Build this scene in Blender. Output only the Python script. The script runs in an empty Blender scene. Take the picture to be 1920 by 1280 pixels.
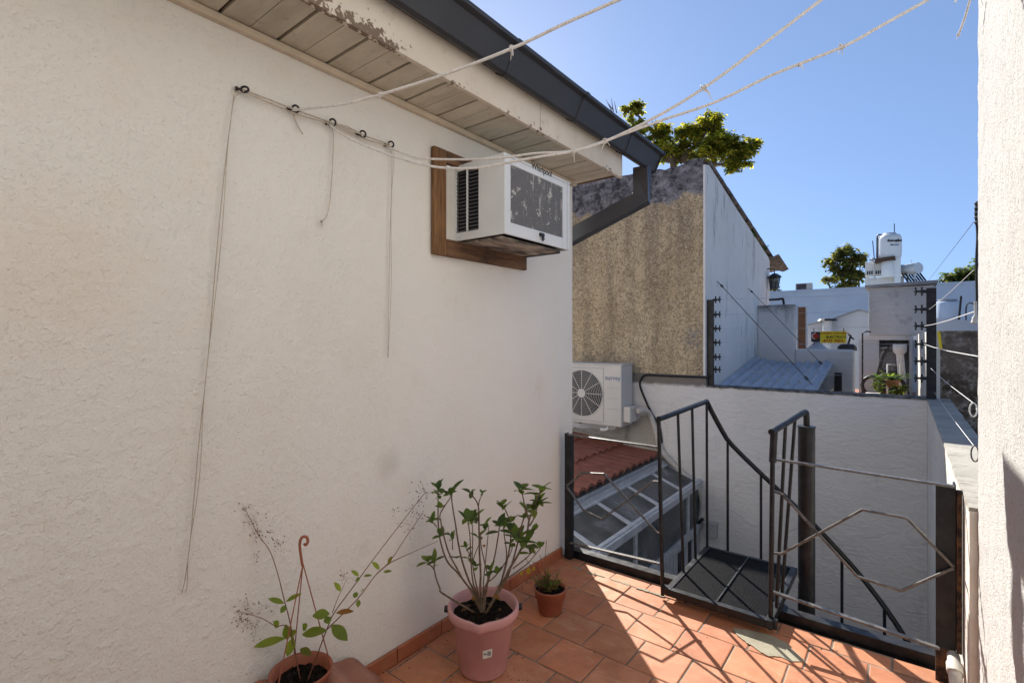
import bpy, bmesh, math, random
from mathutils import Vector, Matrix, noise
R = math.radians
random.seed(7)

# ------------------------------------------------------------------ camera, light, exposure
sc = bpy.context.scene
col = sc.collection
CAM = Vector((1.985, 0.0, 1.6))
F_PX, HORIZON, CX, YAW = 940.0, 634.0, 960.0, R(38.0)
cd = bpy.data.cameras.new('camera'); cam = bpy.data.objects.new('camera', cd); col.objects.link(cam)
cd.sensor_width = 36.0; cd.lens = F_PX / 1920 * 36; cd.shift_y = -(640 - HORIZON) / 1920
cd.clip_start = 0.05; cd.clip_end = 800
cam.location = CAM; cam.rotation_euler = (R(90), 0, YAW)
sc.camera = cam

SUN_EL, SUN_AZ = R(37.0), R(45.5)          # azimuth measured from +Y towards -X
w = bpy.data.worlds.new('World'); sc.world = w; w.use_nodes = True
nt = w.node_tree; bg = nt.nodes['Background']
sky = nt.nodes.new('ShaderNodeTexSky'); sky.sky_type = 'NISHITA'; sky.sun_disc = False
sky.sun_elevation = SUN_EL; sky.sun_rotation = -SUN_AZ
sky.air_density = 0.75; sky.dust_density = 0.1; sky.ozone_density = 1.0
tcw = nt.nodes.new('ShaderNodeTexCoord'); lift = nt.nodes.new('ShaderNodeVectorMath'); lift.operation = 'ADD'; lift.inputs[1].default_value = (0, 0, .26)
nrm = nt.nodes.new('ShaderNodeVectorMath'); nrm.operation = 'NORMALIZE'
nt.links.new(tcw.outputs['Generated'], lift.inputs[0]); nt.links.new(lift.outputs[0], nrm.inputs[0]); nt.links.new(nrm.outputs[0], sky.inputs[0])
nt.links.new(sky.outputs[0], bg.inputs[0]); bg.inputs[1].default_value = 0.092
sl = bpy.data.lights.new('sun', 'SUN'); sl.energy = 4.0; sl.angle = R(0.53); sl.color = (1, .955, .885)
so = bpy.data.objects.new('sun', sl); col.objects.link(so)
sdir = Vector((-math.sin(SUN_AZ) * math.cos(SUN_EL), math.cos(SUN_AZ) * math.cos(SUN_EL), math.sin(SUN_EL)))
so.rotation_euler = sdir.to_track_quat('Z', 'Y').to_euler(); so.location = sdir * 30
vs = sc.view_settings; vs.view_transform = 'Standard'; vs.look = 'None'; vs.exposure = 1.26; vs.gamma = 1
sc.cycles.max_bounces = 10; sc.cycles.diffuse_bounces = 6; sc.cycles.sample_clamp_indirect = 6
sc.cycles.use_denoising = True

# ------------------------------------------------------------------ measuring helpers
_s, _c = math.sin(YAW), math.cos(YAW)
def ray(px, py):
    u = (px - CX) / F_PX
    return Vector((-_s + u * _c, _c + u * _s, (HORIZON - py) / F_PX))
def at(px, py, d): return CAM + ray(px, py) * d
def onX(px, py, x): r = ray(px, py); return CAM + r * ((x - CAM.x) / r.x)
def onY(px, py, y): r = ray(px, py); return CAM + r * ((y - CAM.y) / r.y)
def onZ(px, py, z): r = ray(px, py); return CAM + r * ((z - CAM.z) / r.z)
V = Vector

# ------------------------------------------------------------------ mesh builder
class MB:
    def __init__(s): s.v = []; s.f = []; s.c = []; s.smooth = []; s.m = []
    def add(s, vs, fs, col=None, smooth=False, mat=0):
        o = len(s.v); s.v += [tuple(p) for p in vs]
        for f in fs:
            s.f.append(tuple(i + o for i in f)); s.c.append(col); s.smooth.append(smooth); s.m.append(mat)
        return s
    def box(s, a, b, **k):
        x0, x1 = sorted((a[0], b[0])); y0, y1 = sorted((a[1], b[1])); z0, z1 = sorted((a[2], b[2]))
        vs = [(x0,y0,z0),(x1,y0,z0),(x1,y1,z0),(x0,y1,z0),(x0,y0,z1),(x1,y0,z1),(x1,y1,z1),(x0,y1,z1)]
        return s.add(vs, [(0,3,2,1),(4,5,6,7),(0,1,5,4),(1,2,6,5),(2,3,7,6),(3,0,4,7)], **k)
    def prism(s, pts, off, **k):
        """polygon pts (3-D, planar) extruded by vector off"""
        n = len(pts); off = V(off); vs = [V(p) for p in pts] + [V(p) + off for p in pts]
        fs = [tuple(range(n))[::-1], tuple(range(n, 2 * n))] + [(i, (i+1) % n, n + (i+1) % n, n + i) for i in range(n)]
        return s.add(vs, fs, **k)
    def bar(s, a, b, w, h, up=(0, 0, 1), **k):
        """rectangular bar from a to b, w across, h along up"""
        a, b = V(a), V(b); d = (b - a).normalized(); up = V(up)
        x = d.cross(up)
        if x.length < 1e-4: x = d.cross(V((0, 1, 0)))
        x.normalize(); y = x.cross(d).normalized()
        q = [x*w/2+y*h/2, -x*w/2+y*h/2, -x*w/2-y*h/2, x*w/2-y*h/2]
        vs = [a + p for p in q] + [b + p for p in q]
        return s.add(vs, [(3,2,1,0),(4,5,6,7),(0,1,5,4),(1,2,6,5),(2,3,7,6),(3,0,4,7)], **k)
    def tube(s, pts, r, n=8, caps=True, **k):
        pts = [V(p) for p in pts]; m = len(pts)
        rs = r if isinstance(r, (list, tuple)) else [r] * m
        vs = []; fs = []; prev = None
        for i, p in enumerate(pts):
            d = (pts[min(i+1, m-1)] - pts[max(i-1, 0)])
            if d.length < 1e-9: d = V((0, 0, 1))
            d.normalize()
            if prev is None:
                a = V((0, 0, 1)) if abs(d.z) < .9 else V((1, 0, 0))
                x = d.cross(a).normalized()
            else:
                x = (prev - d * prev.dot(d))
                x = x.normalized() if x.length > 1e-6 else d.orthogonal().normalized()
            prev = x; y = d.cross(x)
            for j in range(n):
                t = 2 * math.pi * j / n
                vs.append(p + (x * math.cos(t) + y * math.sin(t)) * rs[i])
        for i in range(m - 1):
            for j in range(n):
                fs.append((i*n+j, i*n+(j+1) % n, (i+1)*n+(j+1) % n, (i+1)*n+j))
        k.setdefault('smooth', True)
        s.add(vs, fs, **k)
        if caps:
            k['smooth'] = False
            s.add(vs[:n], [tuple(range(n))[::-1]], **k); s.add(vs[-n:], [tuple(range(n))], **k)
        return s
    def lathe(s, prof, c, n=40, **k):
        """profile [(r,z)] about the vertical through c"""
        vs = []; fs = []; m = len(prof)
        for r, z in prof:
            for j in range(n):
                t = 2 * math.pi * j / n; vs.append((c[0] + r*math.cos(t), c[1] + r*math.sin(t), c[2] + z))
        for i in range(m - 1):
            for j in range(n):
                fs.append((i*n+j, i*n+(j+1) % n, (i+1)*n+(j+1) % n, (i+1)*n+j))
        k.setdefault('smooth', True)
        return s.add(vs, fs, **k)
    def leaf(s, base, d, up, L, W, droop=.2, col=None, cup=.25):
        d = V(d).normalized(); up = V(up); x = d.cross(up)
        if x.length < 1e-4: x = d.orthogonal()
        x.normalize(); n = x.cross(d).normalized(); base = V(base)
        prof = [(0, .08), (.12, .46), (.28, .84), (.46, 1), (.64, .92), (.8, .64), (.92, .32), (1, .03)]
        vs = []
        for t, ww in prof:
            c = base + d * (L * t) - n * (droop * L * t * t)
            h = W / 2 * ww
            vs += [c - x * h + n * (cup * h), c, c + x * h + n * (cup * h)]
        fs = []
        for i in range(7):
            o = i * 3; fs += [(o, o+1, o+4, o+3), (o+1, o+2, o+5, o+4)]
        return s.add(vs, fs, col=col, smooth=True)
    def build(s, name, mat, parent=None, bevel=0, loc=None, segs=2):
        me = bpy.data.meshes.new(name)
        o0 = V((0, 0, 0))
        if parent is not None: o0 = parent['_base'] if '_base' in parent.keys() else V((0, 0, 0)); o0 = V(o0)
        elif loc is not None: o0 = V(loc)
        me.from_pydata([tuple(V(p) - o0) for p in s.v], [], s.f); 
        for mm in (mat if isinstance(mat, (list, tuple)) else [mat]): me.materials.append(mm)
        for p, sm, mi in zip(me.polygons, s.smooth, s.m): p.use_smooth = sm; p.material_index = mi
        if any(c is not None for c in s.c):
            at_ = me.color_attributes.new('tint', 'FLOAT_COLOR', 'CORNER')
            for p, c in zip(me.polygons, s.c):
                c = c or (1, 1, 1)
                for li in p.loop_indices: at_.data[li].color = (c[0], c[1], c[2], 1)
        me.update()
        bm = bmesh.new(); bm.from_mesh(me); bmesh.ops.recalc_face_normals(bm, faces=bm.faces) if bevel else None; bm.to_mesh(me); bm.free()
        ob = bpy.data.objects.new(name, me); col.objects.link(ob)
        if parent is not None: ob.parent = parent
        elif loc is not None: ob.location = loc
        if bevel:
            b = ob.modifiers.new('bevel', 'BEVEL'); b.width = bevel; b.segments = segs; b.limit_method = 'ANGLE'; b.angle_limit = R(40)
        return ob

def tag(o, label=None, cat=None, group=None, kind=None):
    if label: o['label'] = label
    if cat: o['category'] = cat
    if group: o['group'] = group
    if kind: o['kind'] = kind
    return o
def thing(name, loc, label, cat, group=None):
    o = bpy.data.objects.new(name, None); col.objects.link(o); o.location = loc; o.empty_display_size = .1
    o['_base'] = tuple(loc)
    return tag(o, label, cat, group)
def sub(o):            # a part that itself carries sub-parts: remember where its mesh origin is
    p = o.parent
    o['_base'] = tuple(p['_base']) if p is not None else (0, 0, 0)
    return o
def text(name, body, size, loc, xdir, updir, mat, parent, depth=.0008, align='CENTER', bold=.012):
    cu = bpy.data.curves.new(name, 'FONT'); cu.body = body; cu.size = size; cu.extrude = depth
    cu.align_x = align; cu.align_y = 'CENTER'; cu.offset = size * bold
    o = bpy.data.objects.new(name, cu); col.objects.link(o); cu.materials.append(mat)
    x = V(xdir).normalized(); y = V(updir).normalized(); z = x.cross(y)
    M = Matrix((x, y, z)).transposed().to_4x4(); base = V(parent['_base'])
    o.parent = parent
    o.matrix_local = Matrix.Translation(V(loc) - base) @ M
    bpy.context.view_layer.update()
    me = bpy.data.meshes.new_from_object(o.evaluated_get(bpy.context.evaluated_depsgraph_get()))
    m = bpy.data.objects.new(name, me); col.objects.link(m); m.parent = parent; m.matrix_local = o.matrix_local
    bpy.data.objects.remove(o); bpy.data.curves.remove(cu)
    if not me.materials: me.materials.append(mat)
    return m

# ------------------------------------------------------------------ materials
class N:
    """tiny node-graph helper"""
    def __init__(s, name, rough=.8, spec=.3, metal=0):
        s.m = bpy.data.materials.new(name); s.m.use_nodes = True; s.t = s.m.node_tree; s.n = s.t.nodes
        s.b = s.n['Principled BSDF']; s.b.inputs['Roughness'].default_value = rough
        s.b.inputs['Specular IOR Level'].default_value = spec; s.b.inputs['Metallic'].default_value = metal
        s.tc = s.n.new('ShaderNodeNewGeometry').outputs['Position']
    def link(s, a, b): s.t.links.new(a, b)
    def mapping(s, scale=(1,1,1), src=None):
        n = s.n.new('ShaderNodeMapping'); n.inputs['Scale'].default_value = scale; s.link(src or s.tc, n.inputs[0]); return n.outputs[0]
    def noise(s, scale, detail=3, rough=.55, vec=None, dist=0):
        n = s.n.new('ShaderNodeTexNoise'); n.inputs['Scale'].default_value = scale; n.inputs['Detail'].default_value = detail
        n.inputs['Roughness'].default_value = rough; n.inputs['Distortion'].default_value = dist
        s.link(vec or s.tc, n.inputs['Vector']); return n.outputs['Fac']
    def voro(s, scale, vec=None, feature='F1', rand=1):
        n = s.n.new('ShaderNodeTexVoronoi'); n.inputs['Scale'].default_value = scale; n.feature = feature
        n.inputs['Randomness'].default_value = rand
        s.link(vec or s.tc, n.inputs['Vector']); return n.outputs['Distance']
    def ramp(s, fac, lo, hi, a=0, b=1):
        n = s.n.new('ShaderNodeMapRange'); n.inputs['From Min'].default_value = lo; n.inputs['From Max'].default_value = hi
        n.inputs['To Min'].default_value = a; n.inputs['To Max'].default_value = b; s.link(fac, n.inputs['Value']); return n.outputs[0]
    def math(s, op, a, b=None):
        n = s.n.new('ShaderNodeMath'); n.operation = op
        for i, q in enumerate((a, b)):
            if q is None: continue
            if isinstance(q, (int, float)): n.inputs[i].default_value = q
            else: s.link(q, n.inputs[i])
        return n.outputs[0]
    def mix(s, fac, a, b, mode='MIX'):
        n = s.n.new('ShaderNodeMix'); n.data_type = 'RGBA'; n.blend_type = mode
        for sock, q in ((n.inputs[0], fac), (n.inputs[6], a), (n.inputs[7], b)):
            if isinstance(q, (int, float)): sock.default_value = q
            elif isinstance(q, tuple): sock.default_value = (*q[:3], 1)
            else: s.link(q, sock)
        return n.outputs[2]
    def sep(s):
        n = s.n.new('ShaderNodeSeparateXYZ'); s.link(s.tc, n.inputs[0]); return n.outputs
    def spot(s, p, r):
        n = s.n.new('ShaderNodeVectorMath'); n.operation = 'DISTANCE'; s.link(s.tc, n.inputs[0]); n.inputs[1].default_value = tuple(p)
        d = s.math('ADD', n.outputs['Value'], s.math('MULTIPLY', s.math('SUBTRACT', s.noise(9, 5, .65), .5), r * 1.1))
        return s.ramp(d, r * .2, r, 1, 0)
    def attr(s, name='tint'):
        n = s.n.new('ShaderNodeAttribute'); n.attribute_name = name; return n.outputs['Color']
    def color(s, q):
        if isinstance(q, tuple): s.b.inputs['Base Color'].default_value = (*q[:3], 1)
        else: s.link(q, s.b.inputs['Base Color'])
        return s
    def bump(s, h, strength=.5, dist=.01, prev=None):
        n = s.n.new('ShaderNodeBump'); n.inputs['Strength'].default_value = strength; n.inputs['Distance'].default_value = dist
        s.link(h, n.inputs['Height'])
        if prev is not None: s.link(prev, n.inputs['Normal'])
        s.link(n.outputs[0], s.b.inputs['Normal']); return n.outputs[0]
    def rough(s, sock): s.link(sock, s.b.inputs['Roughness']); return s

def plain(name, c, rough=.6, spec=.3, metal=0, var=.12, scale=18, bump=0, bscale=200):
    k = N(name, rough, spec, metal)
    f = k.ramp(k.noise(scale, 5, .6), .3, .7)
    k.color(k.mix(f, tuple(x * (1 - var) for x in c), tuple(min(1, x * (1 + var)) for x in c)))
    if bump: k.bump(k.noise(bscale, 3), bump, .002)
    return k.m

# cream trowelled stucco of the house wall
k = N('cream_stucco', .9, .15)
big = k.ramp(k.noise(.9, 4), .35, .7)
c0 = k.mix(big, (.755, .735, .675), (.80, .785, .74))
c0 = k.mix(k.ramp(k.noise(5, 5, .6), .55, .8, 0, .35), c0, (.72, .63, .50))
sm_ = k.ramp(k.noise(2.3, 6, .7), .62, .80, 0, .35); c0 = k.mix(sm_, c0, (.50, .46, .40))
dirt = k.ramp(k.noise(55, 4, .7), .66, .78, 0, .25)
c0 = k.mix(dirt, c0, (.4, .33, .25))
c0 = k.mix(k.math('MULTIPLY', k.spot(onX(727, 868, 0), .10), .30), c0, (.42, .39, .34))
c0 = k.mix(k.math('MULTIPLY', k.spot(onX(90, 520, 0), .35), .22), c0, (.74, .58, .42))
k.color(c0)
fine = k.noise(120, 4, .6); grain = k.noise(420, 2)
ys_ = k.ramp(k.sep()[1], .3, 2.6, 1.0, .45)
patchy = k.ramp(k.noise(4.5, 3), .38, .64, .25, 1)
cres = k.math('MULTIPLY', k.ramp(k.noise(50, 2, .45, None, .35), .575, .66), patchy)
cres2 = k.ramp(k.noise(100, 2, .5, None, .5), .56, .66)
b0 = k.bump(k.math('MULTIPLY', k.math('ADD', cres, k.math('MULTIPLY', cres2, .55)), ys_), .48, .0046)
b1 = k.bump(k.math('ADD', fine, k.math('MULTIPLY', grain, .5)), .5, .005, b0)
STUCCO = k.m

# sunlit stippled stucco of the wall on the other side
k = N('speckled_stucco', .95, .1)
c0 = k.mix(k.ramp(k.noise(2, 4), .3, .7), (.58, .565, .535), (.645, .63, .60))
pits = k.ramp(k.noise(120, 3, .65), .58, .66)
msk = k.ramp(k.noise(24, 3), .36, .58)
c0 = k.mix(k.math('MULTIPLY', pits, msk), c0, (.24, .21, .17))
c0 = k.mix(k.ramp(k.noise(40, 4, .7), .7, .8, 0, .6), c0, (.25, .22, .18))
k.color(c0); k.bump(k.math('ADD', k.noise(170, 4, .65), k.math('MULTIPLY', k.noise(60, 2), .6)), 1.0, .007)
SPECK = k.m

def plaster(name, a, b, stain=(.2, .19, .18), stain_amt=.5, tops=None, trowel=1.0, sscale=3.5, streak=True):
    k = N(name, .92, .12)
    c0 = k.mix(k.ramp(k.noise(1.3, 5), .3, .7), a, b)
    v = k.mapping((sscale * 1.6, sscale * 1.6, sscale * (.35 if streak else 1.5)))
    st = k.ramp(k.noise(1.0, 7, .68, v), .56, .78, 0, stain_amt)
    c0 = k.mix(st, c0, stain)
    sp = k.ramp(k.noise(42, 4, .7), .66, .76, 0, stain_amt * .9)
    c0 = k.mix(sp, c0, stain)
    if tops is not None:
        z = k.sep()[2]
        d = k.math('ADD', z, k.math('MULTIPLY', k.math('SUBTRACT', k.noise(7, 6, .7), .5), tops[1] * 2.2))
        c0 = k.mix(k.ramp(d, tops[0] - tops[1], tops[0], 0, .9), c0, stain)
    k.color(c0)
    v2 = k.mapping((7, 7, 13))
    k.bump(k.math('ADD', k.math('MULTIPLY', k.noise(1.0, 5, .5, v2, 1.2), 1.0), k.math('MULTIPLY', k.noise(70, 3), .15)), .55 * trowel, .03)
    return k.m
YARD = plaster('white_yard_plaster', (.68, .66, .63), (.76, .74, .71), (.16, .14, .12), .28, (0.925, .05), 1.2)
PARA = plaster('parapet_plaster', (.62, .58, .52), (.7, .66, .58), (.24, .21, .17), .4)
WHITEP = plaster('weathered_white_paint', (.74, .72, .67), (.83, .81, .77), (.16, .15, .15), .85, None, .6)
WHITEQ = plaster('grimy_white_plaster', (.58, .57, .55), (.69, .68, .66), (.17, .16, .15), .8, (2.26, .22), .6)
TOWERP = plaster('grey_rendered_tower', (.44, .43, .41), (.58, .57, .55), (.13, .13, .13), 1.0, None, 1.2, 2.2, False)
BLUEW = plaster('pale_blue_paint', (.40, .47, .57), (.46, .53, .62), (.4, .42, .44), .15, None, .3)
PALE = plaster('pale_grey_paint', (.44, .47, .52), (.52, .55, .59), (.3, .3, .3), .3, None, .4)
CONC = plaster('raw_cement', (.34, .31, .27), (.46, .43, .38), (.1, .09, .08), .8, None, 1.2)

# mossy brown block wall
k = N('mossy_brown_render', .95, .1)
c0 = k.mix(k.ramp(k.noise(3, 6, .65), .35, .65), (.085, .06, .04), (.27, .20, .145))
c0 = k.mix(k.ramp(k.noise(14, 6, .7), .5, .66), c0, (.45, .37, .30))
k.color(c0); k.bump(k.noise(20, 5, .6), .8, .03); MOSSY = k.m

# tan roughcast gable with black mould along the top
k = N('tan_roughcast', .95, .1)
warm = k.mix(k.ramp(k.noise(1.1, 4), .35, .68), (.56, .43, .26), (.72, .58, .37))
vst = k.mapping((3.2, 3.2, .4))
warm = k.mix(k.ramp(k.noise(1.0, 5, .6, vst), .44, .62, 0, .75), warm, (.34, .265, .18))
squig = k.ramp(k.noise(15, 3, .6, None, 2.4), .50, .56)
warm = k.mix(k.math('MULTIPLY', squig, .65), warm, (.19, .145, .10))
squig2 = k.ramp(k.noise(13, 2, .5, None, 3.2), .56, .61)
warm = k.mix(k.math('MULTIPLY', squig2, .45), warm, (.78, .67, .48))
X_, Y_, Z_ = k.sep()
edge = k.math('ADD', k.math('ADD', Z_, k.math('MULTIPLY', X_, .05)), k.math('MULTIPLY', k.math('SUBTRACT', k.noise(1.5, 5, .6), .5), 1.1))
warm = k.mix(k.math('MULTIPLY', k.math('MULTIPLY', k.spot(onY(1300, 635, 7.47), .22), k.ramp(k.noise(12, 3, .5, None, 2), .48, .52)), .75), warm, (.22, .23, .25))
mould = k.ramp(edge, 3.62, 3.68)
mcol = k.mix(k.ramp(k.noise(7, 6, .72, None, .5), .40, .64), (.07, .065, .07), (.36, .345, .35))
k.color(k.mix(mould, warm, mcol))
k.bump(k.noise(15, 4, .6, None, 2.4), .9, .04); TAN = k.m

# terracotta
def terracotta(name, a, b, tint=True, rough=.62, dusty=.35):
    k = N(name, rough, .3)
    c0 = k.mix(k.ramp(k.noise(6, 6, .62), .3, .7), a, b)
    v = k.mapping((1.0, 2.2, 1))
    c0 = k.mix(k.ramp(k.noise(5.0, 7, .7, v, .8), .52, .72, 0, dusty), c0, (.60, .37, .23))
    c0 = k.mix(k.ramp(k.noise(60, 4, .7), .66, .74, 0, .5), c0, (.13, .06, .04))
    c0 = k.mix(k.ramp(k.noise(3.2, 7, .7), .50, .72, 0, .55), c0, (.20, .095, .055))
    if tint: c0 = k.mix(1.0, c0, k.attr(), 'MULTIPLY')
    k.color(c0); k.bump(k.math('ADD', k.noise(28, 4), k.math('MULTIPLY', k.noise(180, 3), .3)), .25, .006)
    k.rough(k.ramp(k.noise(9, 4), .3, .7, .45, .75))
    return k.m
TILE = terracotta('terracotta_tile', (.41, .155, .075), (.51, .215, .11), dusty=.5)
SKIRT = terracotta('terracotta_skirting', (.33, .105, .05), (.40, .14, .07), False, .6, .2)
CLAYT = terracotta('fired_clay', (.30, .125, .08), (.38, .17, .115), False, .75, .35)
ROOFT = terracotta('red_roof_tile', (.20, .065, .042), (.28, .10, .065), False, .7, .12)
k = N('grout', .95, .1); k.color(k.mix(k.ramp(k.noise(8, 5), .3, .7), (.16, .125, .10), (.30, .25, .20))); k.bump(k.noise(90, 3), .6, .006); GROUT = k.m
k = N('cement_patch', .95, .1); k.color(k.mix(k.ramp(k.noise(9, 5), .3, .7), (.27, .24, .18), (.36, .33, .25))); k.bump(k.noise(120, 3), .6, .004); PATCH = k.m

# metals
k = N('black_painted_steel', .38, .3)
c0 = k.mix(k.ramp(k.noise(14, 5), .45, .7), (.010, .011, .014), (.026, .027, .030))
c0 = k.mix(k.ramp(k.noise(30, 6, .7), .66, .74, 0, .7), c0, (.05, .03, .022))
k.color(c0); k.bump(k.noise(160, 3), .2, .002); k.rough(k.ramp(k.noise(20, 4), .3, .7, .30, .5)); STEEL = k.m
k = N('worn_glint_steel', .32, .7)  # worn black steel, base colour lightened for the sun glint on the bars
c0 = k.mix(k.ramp(k.noise(25, 6, .7), .35, .65), (.03, .03, .032), (.16, .15, .14)); k.color(k.mix(k.ramp(k.noise(45, 5, .7), .62, .7, 0, .7), c0, (.20, .13, .09))); WORN_GLINT = k.m
k = N('rusty_steel', .8, .3)
k.color(k.mix(k.ramp(k.noise(22, 6, .7), .42, .62), (.03, .022, .02), (.16, .085, .045))); k.bump(k.noise(90, 4), .6, .004); RUST = k.m
GUTTER = plain('dark_grey_gutter_paint', (.035, .037, .043), .42, .4, 0, .2, 3)
ALU = plain('dull_white_aluminium', (.52, .54, .56), .4, .4, .1, .2, 9)
GALV = None
k = N('galvanised_sheet', .5, .5, .1)
c0 = k.mix(k.ramp(k.noise(3, 5), .3, .7), (.30, .35, .42), (.44, .49, .56))
c0 = k.mix(k.ramp(k.noise(9, 6, .7), .6, .75, 0, .6), c0, (.20, .20, .20))
k.color(c0); GALV = k.m
BLACKP = plain('black_plastic', (.018, .018, .02), .5, .4)
CABLE = plain('black_cable', (.02, .02, .022), .6, .3)
WIRE = plain('steel_wire', (.45, .46, .48), .35, .5, .7)
DWIRE = plain('dark_wire', (.10, .10, .10), .5, .4, .3)
WHITEPL = plain('white_plastic', (.68, .68, .66), .45, .4, 0, .06)
GREYPL = plain('grey_plastic', (.45, .45, .44), .5, .4, 0, .08)
PIPEW = plain('dirty_white_pipe', (.55, .52, .47), .6, .3, 0, .15)
YELLOW = plain('yellow_sign_paint', (.72, .55, .01), .5, .4, 0, .08)
INKR = plain('red_ink', (.35, .04, .02), .6, .2); INKB = plain('black_ink', (.02, .02, .02), .6, .2)
INKG = plain('grey_blue_ink', (.16, .22, .32), .6, .2)
# window air conditioner enamel
k = N('aged_white_enamel', .35, .5)
c0 = k.mix(k.ramp(k.noise(5, 5), .3, .7), (.64, .67, .68), (.72, .75, .76))
c0 = k.mix(k.ramp(k.noise(28, 5, .7), .68, .75, 0, .8), c0, (.25, .16, .10)); k.color(c0); ENAMEL = k.m
k = N('flaking_grille_paint', .6, .3)
Z_ = k.sep()[2]
v = k.mapping((1, 44, 6))
fl = k.ramp(k.noise(1.0, 5, .6, v, .6), .60, .63)
fl2 = k.ramp(k.noise(17, 5, .65), .60, .62)
c0 = k.mix(k.math('MAXIMUM', k.math('MULTIPLY', fl, .8), fl2), (.20, .202, .205), (.62, .61, .58)); k.color(c0); GRILLE = k.m
k = N('rusted_pan', .8, .3)
v = k.mapping((5, 1.3, 1))
k.color(k.mix(k.ramp(k.noise(3.0, 6, .65, v), .40, .62), (.06, .055, .055), (.44, .38, .31))); PAN = k.m
k = N('weathered_wood', .75, .25)
v = k.mapping((14, 14, 14)); vz = k.mapping((30, 3, 30)); vy = k.mapping((30, 30, 2.5))
c0 = k.mix(k.ramp(k.noise(1.3, 6, .65, vy, .8), .35, .65), (.09, .045, .022), (.26, .14, .065))
k.color(k.mix(k.ramp(k.noise(6, 5, .6), .55, .72, 0, .7), c0, (.05, .03, .02))); k.bump(k.noise(2, 5, .6, vy), .5, .004); WOODV = k.m
k = N('weathered_wood_rail', .75, .25)
vz = k.mapping((30, 2.5, 30))
c0 = k.mix(k.ramp(k.noise(1.3, 6, .65, vz, .8), .35, .65), (.075, .04, .025), (.21, .115, .06))
k.color(k.mix(k.ramp(k.noise(6, 5, .6), .55, .72, 0, .7), c0, (.04, .028, .02))); k.bump(k.noise(2, 5, .6, vz), .5, .004); WOODH = k.m
# painted soffit boards: cream paint, grime, grain across
k = N('grimy_cream_boards', .7, .25)
v = k.mapping((2.2, 9, 3))
c0 = k.mix(k.ramp(k.noise(1.6, 6, .65, v), .35, .72), (.60, .55, .455), (.45, .405, .33))
c0 = k.mix(k.ramp(k.noise(14, 6, .7), .58, .75, 0, .7), c0, (.24, .19, .15))
c0 = k.mix(1.0, c0, k.attr(), 'MULTIPLY'); k.color(c0); k.bump(k.noise(2, 4, .6, v), .25, .004); BOARD = k.m
# fascia: peeling cream paint over brown wood, most along the bottom edge
k = N('peeling_cream_fascia', .7, .25)
X_, Y_, Z_ = k.sep()
c0 = k.mix(k.ramp(k.noise(3, 5), .3, .7), (.60, .54, .45), (.70, .64, .55))
c0 = k.mix(k.ramp(k.noise(9, 6, .7), .58, .8, 0, .5), c0, (.40, .31, .22))
edge = k.ramp(Z_, 2.78, 2.86, .20, 0)
gate = k.math('ADD', k.ramp(Y_, 1.2, 1.9, .02, -.12), k.math('MULTIPLY', k.math('SUBTRACT', k.noise(3.1, 3), .5), .5))
pe = k.ramp(k.math('ADD', k.math('ADD', k.noise(36, 5, .65), edge), gate), .70, .72)
c0 = k.mix(pe, c0, (.19, .14, .105)); k.color(c0); k.bump(k.math('ADD', k.noise(12, 4), k.math('MULTIPLY', pe, -1.0)), .4, .003); FASCIA = k.m
TRIM = plain('cream_trim_paint', (.56, .48, .37), .6, .3, 0, .12, 12)
# rope
k = N('white_cotton_rope', .95, .1); k.color(k.mix(k.ramp(k.noise(90, 4), .3, .7), (.62, .60, .57), (.80, .79, .77)))
ROPE = k.m
k = N('greyed_cord', .95, .1); k.color(k.mix(k.ramp(k.noise(60, 4), .3, .7), (.40, .34, .27), (.55, .49, .41))); CORD = k.m
# plants
def leafmat(name, tr=.35):
    k = N(name, .5, .4); a = k.attr()
    c0 = k.mix(k.ramp(k.noise(30, 4), .3, .7, 0, .35), a, (.05, .07, .02)); k.color(c0)
    t = k.n.new('ShaderNodeBsdfTranslucent'); k.link(k.mix(1.0, a, (2.0, 1.9, .8), 'MULTIPLY'), t.inputs[0])
    ms = k.n.new('ShaderNodeMixShader'); ms.inputs[0].default_value = tr
    k.link(k.b.outputs[0], ms.inputs[1]); k.link(t.outputs[0], ms.inputs[2])
    k.link(ms.outputs[0], k.n['Material Output'].inputs[0]); return k.m
LEAF = leafmat('leaf_green', .6)
k = N('bark', .9, .2); k.color(k.mix(k.ramp(k.noise(40, 5), .3, .7), (.10, .065, .04), (.22, .16, .11))); k.bump(k.noise(120, 4), .6, .003); BARK = k.m
k = N('red_brown_stem', .7, .3); k.color(k.mix(k.ramp(k.noise(40, 5), .3, .7), (.13, .05, .035), (.24, .11, .07))); STEM = k.m
k = N('potting_soil', 1, .1); k.color(k.mix(k.ramp(k.noise(60, 5, .7), .45, .75), (.008, .006, .005), (.05, .035, .025))); k.bump(k.noise(90, 4), 1.0, .02); SOIL = k.m
PINK = plain('faded_pink_plastic', (.53, .275, .265), .5, .4, 0, .06, 5)
POT = plain('terracotta_plastic', (.31, .10, .055), .5, .4, 0, .10, 9)
k = N('window_glass', .08, .6); k.color(k.mix(k.ramp(k.noise(4, 5), .4, .7), (.16, .17, .17), (.38, .39, .39)))
tr_ = k.n.new('ShaderNodeBsdfTransparent'); tr_.inputs[0].default_value = (.62, .66, .66, 1); ms_ = k.n.new('ShaderNodeMixShader')
k.link(k.ramp(k.noise(3, 6, .65), .35, .75, .30, .62), ms_.inputs[0]); k.link(tr_.outputs[0], ms_.inputs[1]); k.link(k.b.outputs[0], ms_.inputs[2]); k.link(ms_.outputs[0], k.n['Material Output'].inputs[0]); GLASS = k.m
ORANGE = plain('varnished_timber', (.27, .115, .05), .5, .35, 0, .25, 6)
GROUNDM = plain('yard_cement', (.24, .23, .21), .95, .1, 0, .2, 3)
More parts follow.
